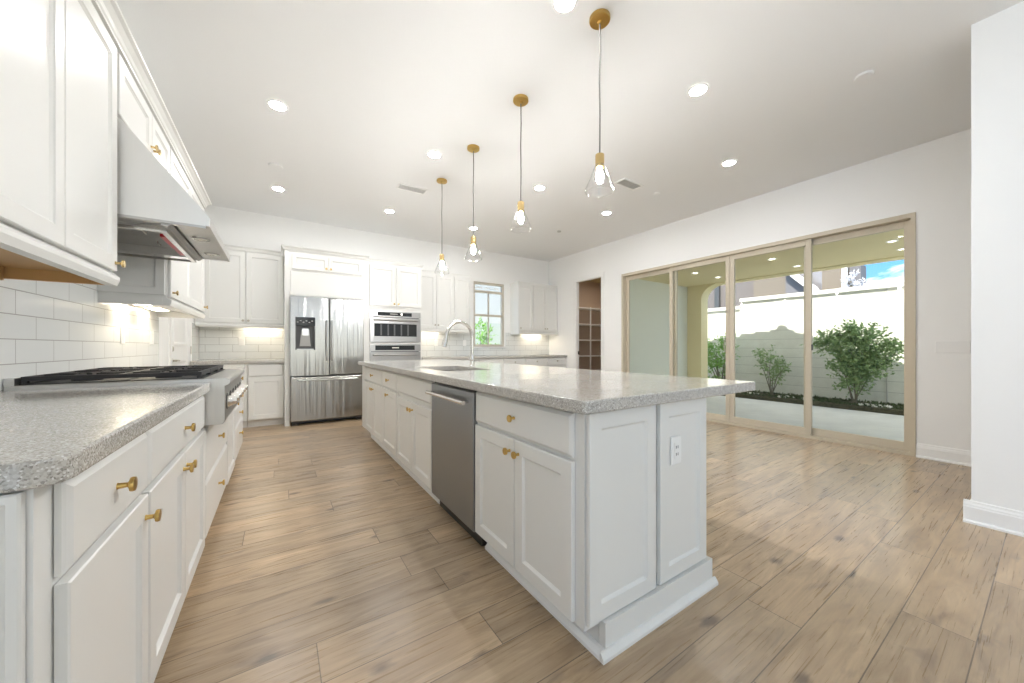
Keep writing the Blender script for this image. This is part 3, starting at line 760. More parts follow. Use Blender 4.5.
FF.box(m, 0.1885, 0.4275, 1.0505, 1.384, 0.003, 0.010); FF.box(m, 0.1885, 0.205, 1.0505, 1.384, 0.010, 0.061); FF.box(m, 0.4115, 0.4275, 1.0505, 1.384, 0.010, 0.061)
o = m.build('dispenser_recess', DGREY, dl)
m = MB(); FF.box(m, 0.206, 0.4105, 1.0505, 1.066, 0.011, 0.061); m.build('drip_tray', STEEL, o)
m = MB(); m.hexa([FF.P(0.24, 1.10, 0.015), FF.P(0.375, 1.10, 0.015), FF.P(0.375, 1.10, 0.020), FF.P(0.24, 1.10, 0.020), FF.P(0.26, 1.33, 0.035), FF.P(0.355, 1.33, 0.035), FF.P(0.355, 1.33, 0.045), FF.P(0.26, 1.33, 0.045)]); m.build('dispenser_paddle', STEEL, o)
m = MB(); FF.box(m, 0.27, 0.345, 1.25, 1.345, 0.046, 0.060); m.build('spout_block', CHROME, o)
m = MB(); FF.box(m, 0.945, 0.992, 1.68, 1.725, 0.0622, 0.0635); o = m.build('badge', DARKSLOT, dr)
MB().lathe([(0.012, 0), (0.012, 0.0006), (0.009, 0.0006), (0.009, 0)], FF.P(0.960, 1.702, 0.0636), '-Y', 16, closed=True).build('badge_ring', CHROME, o)
m = MB(); FF.box(m, 0.976, 0.979, 1.693, 1.711, 0.0636, 0.0642); FF.box(m, 0.979, 0.987, 1.693, 1.696, 0.0636, 0.0642); m.build('badge_letters', CHROME, o)
for x in (0.19, 1.01): MB().box(x - 0.04, x + 0.04, 5.77, 5.86, 0.0, 0.034).build('foot', BLACK, t)
B(0.16, 1.045, 5.87, 5.88, 0.002, 0.034).build('kick_grille', BLACK, t)

# ------------------------------------------------------------------ oven tower
FO = Face('-Y', 5.90)
t = thing('oven_cabinet', 'tall white cabinet holding the microwave and wall oven', 'cabinet', (1.59, 6.2, 0))
m = MB(); m.box(1.164, 1.208, 5.90, YB - 0.002, 0, 2.43); m.box(1.982, 2.026, 5.90, YB - 0.002, 0, 2.43)
m.box(1.208, 1.982, 5.90, YB - 0.002, 1.665, 2.43); m.box(1.208, 1.982, 5.90, YB - 0.002, 1.135, 1.165); m.box(1.208, 1.982, 5.90, YB - 0.002, 0, 0.43)
m.build('body', WHITE, t)
for a, b_, ku in ((1.185, 1.590, 1.560), (1.598, 2.005, 1.628)):
    o = shaker(FO, a, b_, 1.745, 2.385, 'door', t); knob(FO, ku, 1.785, o, BRASSL)
o = slabfront(FO, 1.185, 2.005, 0.13, 0.415, 'drawer', t)
crown('crown_moulding', 'white crown moulding over the oven cabinet', FO, 1.165, 2.030, 0.3, ret=(False, True), k=0.35)

t = thing('microwave_oven', 'built-in stainless microwave with black window above the wall oven', 'microwave', (1.595, 6.1, 1.166))
B(1.212, 1.978, 5.915, 6.4, 1.168, 1.662).build('body', DGREY, t)
m = MB(); FO.box(m, 1.190, 2.000, 1.572, 1.668, 0.002, 0.016); cp = m.build('control_panel', STEEL, t)
m = MB(); FO.box(m, 1.305, 1.850, 1.592, 1.650, 0.0162, 0.018); m.build('display_glass', BLKGLASS, cp)
m = MB(); FO.box(m, 1.67, 1.70, 1.610, 1.636, 0.0182, 0.019); m.build('lit_digit', DISP, cp)
m = MB(); FO.box(m, 1.50, 1.62, 1.618, 1.628, 0.0182, 0.019); m.build('lit_readout', VENTGREY, cp)
m = MB()
for a, b_, c, d in ((1.190, 1.255, 1.170, 1.560), (1.935, 2.000, 1.170, 1.560), (1.255, 1.935, 1.170, 1.262), (1.255, 1.935, 1.465, 1.560)): FO.box(m, a, b_, c, d, 0.002, 0.020)
dd = m.build('door', STEEL, t, bevel=0.002)
m = MB(); FO.box(m, 1.2555, 1.9345, 1.2625, 1.4645, 0.003, 0.014); m.build('window', BLKGLASS, dd)
for u in (1.36, 1.47, 1.57, 1.68, 1.79):
    m = MB(); FO.box(m, u - 0.012, u + 0.012, 1.275, 1.452, 0.0142, 0.0146); m.build('painted_reflection', DGREY, dd)  # grey bars painted in for room reflections on the glass
MB().tube([FO.P(1.25, 1.522, 0.021), FO.P(1.25, 1.522, 0.055), FO.P(1.94, 1.522, 0.055), FO.P(1.94, 1.522, 0.021)], 0.010, 8).build('handle', STEEL, dd, smooth=True)
t = thing('wall_oven', 'built-in stainless wall oven below the microwave', 'oven', (1.595, 6.1, 0.431))
B(1.212, 1.978, 5.915, 6.45, 0.434, 1.132).build('body', DGREY, t)
m = MB(); FO.box(m, 1.190, 2.000, 1.020, 1.132, 0.002, 0.016); cp = m.build('control_panel', STEEL, t)
m = MB(); FO.box(m, 1.270, 1.900, 1.040, 1.115, 0.0162, 0.018); m.build('display_glass', BLKGLASS, cp)
m = MB(); FO.box(m, 1.53, 1.64, 1.070, 1.086, 0.0182, 0.019); m.build('lit_readout', LENS_OFF, cp)
m = MB()
for a, b_, c, d in ((1.190, 1.275, 0.434, 1.010), (1.915, 2.000, 0.434, 1.010), (1.275, 1.915, 0.434, 0.52), (1.275, 1.915, 0.870, 1.010)): FO.box(m, a, b_, c, d, 0.002, 0.020)
dd = m.build('door', STEEL, t, bevel=0.002)
m = MB(); FO.box(m, 1.2755, 1.9145, 0.5205, 0.8695, 0.003, 0.014); m.build('window', BLKGLASS, dd)
MB().tube([FO.P(1.24, 0.965, 0.021), FO.P(1.24, 0.965, 0.06), FO.P(1.95, 0.965, 0.06), FO.P(1.95, 0.965, 0.021)], 0.011, 8).build('handle', STEEL, dd, smooth=True)

# ------------------------------------------------------------------ back wall right: uppers and bases
t = upper('wall_cabinet', 'white three door wall cabinet between the oven cabinet and the back window', FBU, 2.032, 3.10, DBU, [
    ('door', 2.045, 2.402, DZ0, DZ1, (2.375, 1.49)), ('door', 2.408, 2.752, DZ0, DZ1, (2.435, 1.49)), ('door', 2.760, 3.090, DZ0, DZ1)], knobm=NICKEL)
under_rails(t, FBU, 2.032, 3.10, DBU, (False, False), wood=False)
crown('crown_moulding', 'thin white crown moulding left of the back window', FBU, 2.06, 3.10, DBU, ret=(False, True), k=0.3)
t = upper('wall_cabinet', 'white three door wall cabinet right of the back window', FBU, 4.22, 5.296, DBU, [
    ('door', 4.232, 4.592, DZ0, DZ1, (4.262, 1.49)), ('door', 4.602, 4.942, DZ0, DZ1, (4.915, 1.49)), ('door', 4.948, 5.284, DZ0, DZ1, (4.975, 1.49))], knobm=NICKEL)
under_rails(t, FBU, 4.22, 5.296, DBU, (True, False), wood=False)
crown('crown_moulding', 'thin white crown moulding right of the back window', FBU, 4.22, 5.28, DBU, ret=(True, False), k=0.3)
strip_light(2.15, 2.55, 6.40, 6.48, 1.4145, 'thin light strip under the wall cabinet left of the back window')
strip_light(4.55, 5.05, 6.40, 6.48, 1.4145, 'thin light strip under the wall cabinet right of the back window')
xs = [2.032, 2.58, 3.12, 3.66, 4.20, 4.75, 5.294]
names = ['right beside the oven cabinet', 'second from the oven cabinet', 'below the left half of the back window', 'below the right half of the back window', 'second from the right wall', 'in the corner against the right wall']
for k in range(6):
    a, b_ = xs[k], xs[k + 1]; c = (a + b_) / 2
    cabinet('base_cabinet', 'white back wall base cabinet ' + names[k], 'cabinet', FB, a, b_, 0, CB - 0.001, DB, [
        ('drawer', a + 0.008, b_ - 0.008, 0.694, 0.855, (c, 0.79)),
        ('door', a + 0.008, c - 0.003, 0.110, 0.680, (c - 0.03, 0.624)), ('door', c + 0.003, b_ - 0.008, 0.110, 0.680, (c + 0.03, 0.624))], toe=TOE, knobm=NICKEL)
counter('countertop', 'long grey quartz countertop along the back wall under the window', rounded(2.030, XR - 0.001, 5.885, YB - 0.001, 0.01, set()))

# window in back wall
t = thing('window_1', 'small tan framed window in the back wall with divided panes', 'window', ((WX0 + WX1) / 2, YB + 0.05, WZ0)); tag(t, kind='structure')
m = MB(); f = 0.045; y0, y1 = YB + 0.02, YB + 0.09
m.box(WX0, WX0 + f, y0, y1, WZ0, WZ1); m.box(WX1 - f, WX1, y0, y1, WZ0, WZ1); m.box(WX0 + f, WX1 - f, y0, y1, WZ0, WZ0 + f); m.box(WX0 + f, WX1 - f, y0, y1, WZ1 - f, WZ1)
m.build('window_frame', WINFR, t)
m = MB(); m.box(WX0 + f, WX1 - f, y0 + 0.01, y1 - 0.02, 1.73, 1.775); m.box((WX0 + WX1) / 2 - 0.012, (WX0 + WX1) / 2 + 0.012, y0 + 0.015, y1 - 0.03, WZ0 + f, 1.73)
m.box((WX0 + WX1) / 2 - 0.016, (WX0 + WX1) / 2 + 0.016, y0 + 0.015, y1 - 0.03, 1.775, 2.22); m.box(WX0 + f, WX1 - f, y0 + 0.005, y1 - 0.02, 2.22, 2.27)
m.build('muntin', WINFR, t)
B(WX0 + f, WX1 - f, YB + 0.065, YB + 0.069, WZ0 + f, WZ1 - f).build('window_pane', PANE, t)
# small decorative band in the top light
m = MB()
for k in range(3):
    cx = WX0 + 0.16 + 0.2 * k
    m.tube([(cx - 0.07, YB + 0.055, 2.31), (cx - 0.03, YB + 0.055, 2.35), (cx, YB + 0.055, 2.315), (cx + 0.03, YB + 0.055, 2.35), (cx + 0.07, YB + 0.055, 2.31)], 0.008, 6)
m.build('scroll_band', WINFR, t)
B(WX0 - 0.0, WX1 + 0.0, YB - 0.03, YB + 0.019, WZ0 - 0.02, WZ0).build('sill', TRIM, t)

# ------------------------------------------------------------------ island
IX0, IX1, IY0, IY1 = 0.89, 1.645, 0.90, 4.76       # carcass; door faces reach X = 0.87
FI = Face('-X', IX0); DI = 0.60
cabinet('base_cabinet', 'white island cabinet at the near corner with one drawer over two doors', 'cabinet', FI, 0.90, 1.700, 0, CB - 0.001, DI, [
    ('drawer', 0.945, 1.690, 0.694, 0.852, (1.315, 0.776)),
    ('door', 1.318, 1.690, 0.110, 0.680, (1.350, 0.624)),
    ('door', 0.945, 1.312, 0.110, 0.680, (1.280, 0.624))], toe=TOE)
cabinet('base_cabinet', 'white island sink cabinet with a blank front over two doors', 'cabinet', FI, 2.335, 3.21, 0, 0.66, DI, [
    ('door', 2.345, 2.770, 0.110, 0.655, (2.742, 0.600)),
    ('door', 2.776, 3.200, 0.110, 0.655, (2.804, 0.600))], toe=TOE)
c = [o for o in COL.objects if o.get('label') == 'white island sink cabinet with a blank front over two doors'][0]
B(IX0, IX0 + 0.02, 2.336, 3.209, 0.6605, CB - 0.001).build('upper_rail', WHITE, c)
slabfront(FI, 2.345, 3.200, 0.694, 0.852, 'false_front', c)
cabinet('base_cabinet', 'white narrow island cabinet with one drawer over one door', 'cabinet', FI, 3.21, 3.73, 0, CB - 0.001, DI, [
    ('drawer', 3.220, 3.722, 0.694, 0.852, (3.47, 0.776)),
    ('door', 3.220, 3.722, 0.110, 0.680, (3.50, 0.634))], toe=TOE)
cabinet('base_cabinet', 'white island cabinet at the far end near the refrigerator', 'cabinet', FI, 3.73, 4.58, 0, CB - 0.001, DI, [
    ('drawer', 3.738, 4.572, 0.694, 0.852, (4.15, 0.776)),
    ('door', 3.738, 4.150, 0.110, 0.680, (4.12, 0.624)),
    ('door', 4.156, 4.572, 0.110, 0.680, (4.186, 0.624))], toe=TOE)
t = thing('island_end_panel', 'white island end facing the camera with two recessed panels', 'cabinet panel', (1.27, 0.9, 0))
FN = Face('-Y', 0.898)
B(1.492, IX1, 0.899, IY1, 0, CB - 0.001).build('back_panel', WHITE, t)
shaker(FN, 0.895, 1.268, 0.122, 0.860, 'panel', t, t=0.018)
shaker(FN, 1.294, 1.642, 0.122, 0.860, 'panel', t, t=0.018)
B(0.9595, 1.668, 0.868, 0.8975, 0.0, 0.118).build('base_block', WHITE, t)
m = MB().prism([(0.930, 0.868, 0), (0.930, 0.850, 0), (0.930, 0.850, 0.012), (0.930, 0.862, 0.030), (0.930, 0.868, 0.032)], (0.755, 0, 0)); m.build('shoe_moulding', WHITE, t)
B(1.6455, 1.668, 0.8975, IY1, 0.0, 0.118).build('base_block', WHITE, t)
t2 = thing('island_far_panel', 'white island far end filler panel near the refrigerator', 'cabinet panel', (1.2, 4.67, 0))
B(0.872, 1.490, 4.582, 4.76, 0.105, CB - 0.001).build('filler', WHITE, t2); B(0.955, 1.490, 4.582, 4.70, 0, 0.1045).build('toe_kick', WHITE, t2)
# shoe moulding in front of the toe kick, both sides of the dishwasher
m = MB()
for a, b_ in ((0.8695, 1.690), (2.345, 4.55)):
    m.prism([(0.9585, a, 0), (0.930, a, 0), (0.930, a, 0.014), (0.944, a, 0.028), (0.9585, a, 0.030)], (0, b_ - a, 0))
o = m.build('shoe_moulding', TRIM); tag(o, 'white shoe moulding along the floor under the island cabinet doors', 'moulding')
# island countertop with sink cutout
SK = (1.01, 1.40, 2.42, 3.12)
hole = rounded(SK[0], SK[1], SK[2], SK[3], 0.03, {'sw', 'se', 'ne', 'nw'})
counter('countertop', 'large grey speckled quartz island countertop with overhang', rounded(0.824, 2.022, 0.832, 4.79, 0.018, {'sw', 'se', 'ne', 'nw'}), [hole])
t = thing('sink', 'stainless undermount sink set in the island countertop', 'sink', (1.205, 2.77, 0.66))
m = MB(); g_ = 0.004; x0, x1, y0, y1 = SK[0] - g_, SK[1] + g_, SK[2] - g_, SK[3] + g_; zt = CB - 0.0015
m.box(x0, x1, y0, y1, 0.664, 0.668)
m.box(x0, x0 + 0.004, y0, y1, 0.668, zt); m.box(x1 - 0.004, x1, y0, y1, 0.668, zt); m.box(x0 + 0.004, x1 - 0.004, y0, y0 + 0.004, 0.668, zt); m.box(x0 + 0.004, x1 - 0.004, y1 - 0.004, y1, 0.668, zt)
m.build('basin', STEEL, t)
MB().lathe([(0.045, 0), (0.045, 0.004), (0.03, 0.004), (0.028, 0.001), (0, 0.001)], (1.205, 2.77, 0.668), 'Z', 20).build('drain', CHROME, t, smooth=True)
# faucet
fx, fy = 1.49, 2.95
t = thing('faucet', 'tall gooseneck pull-down faucet on the island countertop', 'faucet', (fx, fy, CT))
MB().lathe([(0.030, 0), (0.030, 0.006), (0.022, 0.012), (0.020, 0.10), (0.017, 0.11), (0, 0.112)], (fx, fy, CT), 'Z', 20).build('base', CHROME, t, smooth=True)
pts = [(fx, fy, CT + 0.10), (fx, fy, CT + 0.20), (fx, fy, 1.175)]; ra = 0.148
for k in range(1, 13):
    a = PI * k / 12 * 0.97
    pts.append((fx - ra + ra * math.cos(a), fy - 0.10 * (1 - math.cos(a)) / 2, 1.175 + ra * math.sin(a) * 0.93))
ex, ey, ez = pts[-1]
MB().tube(pts + [(ex - 0.003, ey, ez - 0.02)], 0.0155, 12).build('gooseneck', CHROME, t, smooth=True)
MB().tube([(ex - 0.003, ey, ez - 0.018), (ex - 0.010, ey, ez - 0.05), (ex - 0.022, ey, ez - 0.095)], [0.0175, 0.020, 0.022], 12).build('spray_head', CHROME, t, smooth=True)
MB().tube([(fx - 0.01, fy - 0.015, CT + 0.055), (fx - 0.035, fy - 0.045, CT + 0.058), (fx - 0.075, fy - 0.08, CT + 0.075)], [0.011, 0.007, 0.005], 8).build('lever', CHROME, t, smooth=True)

# dishwasher
t = thing('dishwasher', 'grey stainless dishwasher built into the island', 'dishwasher', (1.1, 2.02, 0))
FW = Face('-X', 0.902)
B(0.903, 1.44, 1.712, 2.325, 0.10, 0.862).build('body', DGREY, t)
m = MB(); R = lambda w_, i: FW.rect(1.705, 2.328, 0.100, 0.846, w_, i); m.rings([R(0.001, 0), R(0.030, 0), R(0.034, 0.003), R(0.035, 0.008)]); dp = m.build('door', DWSTEEL, t)
m = MB(); FW.box(m, 1.712, 2.322, 0.8465, 0.864, 0.001, 0.015); m.build('control_strip', BLACK, t)
MB().tube([FW.P(1.765, 0.790, 0.036), FW.P(1.765, 0.790, 0.072), FW.P(1.755, 0.790, 0.078)], 0.008, 8).tube([FW.P(2.27, 0.790, 0.036), FW.P(2.27, 0.790, 0.072), FW.P(2.28, 0.790, 0.078)], 0.008, 8).tube([FW.P(1.735, 0.790, 0.078), FW.P(2.30, 0.790, 0.078)], 0.0115, 12).build('handle', CHROME, dp, smooth=True)
B(0.925, 1.4, 1.715, 2.322, 0.003, 0.099).build('toe_panel', BLACK, t)

# outlets / switches
def plate(fc, u, v, w_, h_, slots, name, label, cat, loc):
    t = thing(name, label, cat, loc)
    m = MB(); R = lambda ww, i: fc.rect(u - w_ / 2, u + w_ / 2, v - h_ / 2, v + h_ / 2, ww, i)
    m.rings([R(0.0005, 0), R(0.004, 0), R(0.006, 0.003)]); m.build('cover_plate', TRIM, t)
    for (du, dv, sw, sh, dark) in slots:
        m = MB(); fc.box(m, u + du - sw / 2, u + du + sw / 2, v + dv - sh / 2, v + dv + sh / 2, 0.0062, 0.008); m.build('slot' if dark else 'rocker', DARKSLOT if dark else LENS_OFF if False else TRIM, t)
OUT = [(0, 0, 0.034, 0.068, False)]
FP = Face('-Y', 0.887)
t = thing('power_outlet', 'white outlet on the right recessed panel of the island end', 'outlet', (1.43, 0.88, 0.655))
m = MB(); R = lambda ww, i: FP.rect(1.372, 1.444, 0.595, 0.712, ww, i); m.rings([R(-0.0005, 0), R(0.004, 0), R(0.006, 0.003)]); m.build('cover_plate', TRIM, t)
m = MB(); FP.box(m, 1.391, 1.425, 0.62, 0.688, 0.0062, 0.0085); m.build('receptacle', TRIM, t)
m = MB()
for dz in (0.668, 0.638):
    for du in (1.401, 1.413): FP.box(m, du - 0.0015, du + 0.0015, dz - 0.006, dz + 0.006, 0.0086, 0.0092)
m.build('slot', DARKSLOT, t)
FT = Face('+X', XW)
plate(FT, 3.62, 1.17, 0.072, 0.115, OUT, 'power_outlet', 'white outlet on the left tile, nearer of the two past the rangetop', 'outlet', (XW, 3.62, 1.17))
plate(FT, 4.30, 1.17, 0.115, 0.115, [(-0.024, 0, 0.034, 0.068, False), (0.024, 0, 0.034, 0.068, False)], 'power_outlet', 'white double outlet on the left tile beside the side door', 'outlet', (XW, 4.30, 1.17))
FBT = Face('-Y', YB - 0.012)
plate(FBT, -0.46, 1.17, 0.072, 0.115, OUT, 'power_outlet', 'white outlet on the tile left of the refrigerator', 'outlet', (-0.46, YB, 1.17))
plate(FBT, 2.52, 1.17, 0.072, 0.115, OUT, 'power_outlet', 'white outlet on the back tile beside the oven cabinet', 'outlet', (2.52, YB, 1.17))
plate(FBT, 3.12, 1.17, 0.072, 0.115, OUT, 'power_outlet', 'white outlet on the back tile just left of the back window', 'outlet', (3.12, YB, 1.17))
FSW = Face('-X', XR)
plate(FSW, 0.54, 1.09, 0.21, 0.115, [(-0.069 + 0.046 * k, 0, 0.034, 0.068, False) for k in range(4)], 'light_switch', 'four gang white light switch right of the sliding doors', 'light switch', (XR, 0.54, 1.09))

# ------------------------------------------------------------------ sliding glass door
t = thing('door_1', 'wide almond framed four panel sliding glass door to the patio', 'sliding door', (XR + 0.06, 2.585, 0)); tag(t, kind='structure')
FA = Face('-X', XR)
m = MB(); xf0, xf1 = XR - 0.012, XR + 0.13
m.box(xf0, xf1, S0, S0 + 0.035, 0, SH); m.box(xf0, xf1, S1 - 0.035, S1, 0, SH); m.box(xf0, xf1, S0 + 0.035, S1 - 0.035, SH - 0.045, SH); m.box(xf0, xf1, S0 + 0.035, S1 - 0.035, 0.0005, 0.03)
m.build('frame', ALMOND, t)
pan = [(S0 + 0.037, 1.70, 0.075), (1.61, 2.5285, 0.025), (2.5315, 3.46, 0.025), (3.37, S1 - 0.037, 0.075)]
for k, (a, b_, dx) in enumerate(pan):
    x0 = XR + dx; x1 = x0 + 0.04; s_ = 0.056
    m = MB()
    m.box(x0, x1, a, a + s_, 0.031, SH - 0.046); m.box(x0, x1, b_ - s_, b_, 0.031, SH - 0.046)
    m.box(x0, x1, a + s_, b_ - s_, 0.031, 0.115); m.box(x0, x1, a + s_, b_ - s_, SH - 0.115, SH - 0.046)
    p = m.build('door_panel', ALMOND, t, bevel=0.003)
    B(x0 + 0.016, x0 + 0.021, a + s_, b_ - s_, 0.115, SH - 0.115).build('glass_pane', PANE, p)
    if k in (1, 2):
        yy = 2.515 if k == 1 else 2.545
    if k == 2:
        MB().tube([(x0 - 0.001, 2.585, 1.02), (x0 - 0.035, 2.585, 1.05), (x0 - 0.040, 2.585, 1.11), (x0 - 0.035, 2.585, 1.17), (x0 - 0.001, 2.585, 1.20)], 0.007, 8).build('pull_handle', NICKEL, p, smooth=True)
    if k == 1:
        MB().box(x0 + 0.002, x0 + 0.03, 1.600, 1.6095, 1.05, 1.12).build('latch', BLACK, p)

# ------------------------------------------------------------------ ceiling fixtures
def downlight(x, y, label, z=ZC, r=0.059, lens=LAMPM):
    t = thing('recessed_light', label, 'light', (x, y, z), 'recessed ceiling lights')
    MB().lathe([(r + 0.018, 0.0003), (r + 0.016, 0.006), (r, 0.008), (r - 0.003, 0.002)], (x, y, z), '-Z', 28, closed=True).build('trim_ring', TRIM, t, smooth=True)
    MB().lathe([(r - 0.002, 0.003), (0.0, 0.003)], (x, y, z), '-Z', 28, closed=True).build('lens', lens, t)
dls = [
    (-0.01, 3.53, 'recessed ceiling light nearest the crown of the left wall cabinets'), (2.73, 1.53, 'recessed ceiling light right of the nearest pendant canopy'),
    (1.35, 3.54, 'recessed ceiling light left of the second farthest pendant'), (-0.01, 5.38, 'recessed ceiling light in front of the wall cabinet left of the refrigerator'),
    (1.36, 5.38, 'recessed ceiling light in front of the oven cabinet'), (2.74, 3.56, 'recessed ceiling light just right of the second pendant'),
    (4.09, 1.95, 'recessed ceiling light nearest the sliding glass doors'), (4.09, 3.68, 'recessed ceiling light between the ceiling vent and the pantry corner'),
    (1.385, 1.56, 'recessed ceiling light cut by the top edge of the photo'), (2.74, 5.38, 'recessed ceiling light half hidden behind the third pendant cord')]
for x, y, lb in dls: downlight(x, y, lb)

def vent(x, y, label, ang):
    t = thing('ceiling_vent', label, 'vent', (x, y, ZC)); 
    L_, W_ = 0.36, 0.16
    m = MB(); m.box(x - L_ / 2, x + L_ / 2, y - W_ / 2, y - W_ / 2 + 0.02, ZC - 0.008, ZC - 0.0003); m.box(x - L_ / 2, x + L_ / 2, y + W_ / 2 - 0.02, y + W_ / 2, ZC - 0.008, ZC - 0.0003)
    m.box(x - L_ / 2, x - L_ / 2 + 0.02, y - W_ / 2 + 0.02, y + W_ / 2 - 0.02, ZC - 0.008, ZC - 0.0003); m.box(x + L_ / 2 - 0.02, x + L_ / 2, y - W_ / 2 + 0.02, y + W_ / 2 - 0.02, ZC - 0.008, ZC - 0.0003)
    m.build('frame', TRIM, t)
    B(x - L_ / 2 + 0.02, x + L_ / 2 - 0.02, y - W_ / 2 + 0.02, y + W_ / 2 - 0.02, ZC - 0.002, ZC - 0.0003).build('backing', VENTGREY, t)
    m = MB()
    for k in range(7):
        yy = y - W_ / 2 + 0.028 + k * 0.0165
        m.hexa([(x - L_ / 2 + 0.02, yy, ZC - 0.008), (x + L_ / 2 - 0.02, yy, ZC - 0.008), (x + L_ / 2 - 0.02, yy + 0.002, ZC - 0.008), (x - L_ / 2 + 0.02, yy + 0.002, ZC - 0.008),
                (x - L_ / 2 + 0.02, yy + 0.006, ZC - 0.0025), (x + L_ / 2 - 0.02, yy + 0.006, ZC - 0.0025), (x + L_ / 2 - 0.02, yy + 0.008, ZC - 0.0025), (x - L_ / 2 + 0.02, yy + 0.008, ZC - 0.0025)])
    m.build('louvers', TRIM, t)
vent(1.41, 4.46, 'ceiling vent left of the farthest pendant', 0)
vent(3.60, 2.88, 'ceiling vent right of the nearest pendant', 0)
def disc(x, y, r, name, label, cat, m=TRIM):
    o = MB().lathe([(r, 0.0003), (r, 0.008), (r * 0.9, 0.014), (0, 0.016)], (x, y, ZC), '-Z', 24).build(name, m, smooth=True); tag(o, label, cat); return o
disc(3.61, 0.78, 0.055, 'ceiling_sensor', 'flat white disc on the ceiling near the right wall', 'ceiling disc', CEIL)
disc(-0.03, 4.72, 0.07, 'ceiling_sensor', 'faint white disc on the ceiling between the two left recessed lights', 'ceiling disc', CEIL)
disc(4.11, 2.85, 0.035, 'sprinkler_head', 'small white sprinkler cover right of the ceiling vent', 'sprinkler')
disc(4.05, 4.71, 0.035, 'sprinkler_head', 'small grey sprinkler head near the back right ceiling corner', 'sprinkler', VENTGREY)

downlight(6.3, 5.6, 'added fill light on the pantry ceiling', z=2.75, r=0.06, lens=PANTRY_FILL)  # extra lamp added to brighten the dark pantry
# pendants
def pendant(x, y, label, d=0.0):
    t = thing('pendant_light', label, 'pendant light', (x, y, ZC), 'pendant lights over the island')
    MB().lathe([(0.062, 0.0003), (0.062, 0.018), (0.058, 0.022), (0.014, 0.024), (0.012, 0.036), (0.0, 0.038)], (x, y, ZC), '-Z', 28).build('canopy', BRASS, t, smooth=True)
    MB().tube([(x, y, ZC - 0.036), (x + 0.003, y, 2.9), (x - 0.002, y, 2.7), (x + 0.002, y, 2.5), (x, y, 2.262 - d)], 0.0045, 8).build('cord', CORD, t, smooth=True)
    MB().lathe([(0.008, 0), (0.012, 0.006), (0.026, 0.010), (0.027, 0.016), (0.027, 0.090), (0.022, 0.094), (0, 0.095)], (x, y, 2.268 - d), '-Z', 24).build('socket', BRASSL, t, smooth=True)
    gl = MB().lathe([(0.029, 0.0), (0.034, 0.012), (0.060, 0.080), (0.087, 0.142), (0.090, 0.152), (0.086, 0.161), (0.080, 0.164)], (x, y, 2.195 - d), '-Z', 40, closed=True).build('glass_shade', SHADE, t, smooth=True)
    md = gl.modifiers.new('solid', 'SOLIDIFY'); md.thickness = 0.0025
    MB().lathe([(0.012, 0), (0.014, 0.01), (0.021, 0.032), (0.0225, 0.050), (0.018, 0.072), (0.008, 0.085), (0, 0.087)], (x, y, 2.172 - d), '-Z', 20).build('bulb', BULB, t, smooth=True)
pendant(1.632, 1.522, 'glass cone pendant light nearest the camera'); pendant(1.634, 2.37, 'glass cone pendant light, second nearest')
pendant(1.632, 3.205, 'glass cone pendant light, third from the camera', 0.065); pendant(1.636, 4.04, 'glass cone pendant light farthest from the camera', 0.06)

# ------------------------------------------------------------------ patio and garden
struct(B(XR, 8.45, -2.0, 4.86 - 0.085, -0.14, -0.02).build('floor_patio', CONCRETE), 'pale concrete patio floor', 'floor')
struct(B(XR + 0.15, 7.85, -1.2, 4.78, 2.465, 2.75).build('ceiling_patio', STUCCO), 'olive stucco patio ceiling', 'ceiling')
struct(B(XR + 0.152, 7.85, 4.65, 4.775, -0.02, 2.465).build('wall_patio_end', STUCCO2), 'pale stucco wall closing the far end of the patio', 'wall')
# outer arcade wall with rounded top corners
ax0, ax1 = 7.85, 8.12
oy0, oy1, oz, rr = -0.15, 4.33, 2.448, 0.34
arch = [(-1.2, -0.02), (oy0, -0.02), (oy0, 2.12)]
for k in range(1, 9):
    a = PI - k * PI / 16; arch.append((oy0 + 0.35 + 0.35 * math.cos(a), 2.12 + (oz - 2.12) * math.sin(a)))
for k in range(0, 9):
    a = PI / 2 - k * PI / 16; arch.append((oy1 - 0.35 + 0.35 * math.cos(a), 2.12 + (oz - 2.12) * math.sin(a)))
arch += [(oy1, -0.02), (4.95, -0.02), (4.95, 2.75), (-1.2, 2.75)]
m = MB()
vs = [m.b.verts.new((ax0, y, z)) for y, z in arch]
es = [m.b.edges.new((vs[i], vs[(i + 1) % len(vs)])) for i in range(len(vs))]
g_ = bmesh.ops.triangle_fill(m.b, use_beauty=True, edges=es)
fs = [f for f in g_['geom'] if isinstance(f, bmesh.types.BMFace)]
e_ = bmesh.ops.extrude_face_region(m.b, geom=fs)
bmesh.ops.translate(m.b, verts=[v for v in e_['geom'] if isinstance(v, bmesh.types.BMVert)], vec=(ax1 - ax0, 0, 0))
struct(m.build('wall_patio_arcade', STUCCO), 'olive stucco patio wall with an arched opening', 'wall')
# unseen roof edge, its outline shaped to cast the stepped shade on the garden wall
F_, s_, c_ = F_PX, math.sin(YAW), math.cos(YAW)
def onX(px, py, X):
    a = (px - 512) / F_; b_ = (347 - py) / F_; k = X / (s_ + a * c_)
    return k * (c_ - a * s_), 1.09 + k * b_
XG = 9.30; XP = 8.20
dy = SUN_DIR.y / SUN_DIR.x * (XG - XP); dz = SUN_DIR.z / SUN_DIR.x * (XG - XP)
sh = [(700, 345), (714, 339.6), (722, 337.5), (733, 337), (740.5, 336.6), (740.5, 333.7), (755, 333.7), (755, 331.7), (770, 331.7), (770, 329.8), (776.3, 329.6), (777.3, 326.8), (779.5, 325.3), (784.5, 325.3), (787, 326.8), (788.5, 329.5), (794.7, 330.2), (794.7, 332.4), (803.5, 333.7), (812, 337), (826, 341), (860, 350), (905, 364)]
pr = [onX(px, py, XG) for px, py in sh]
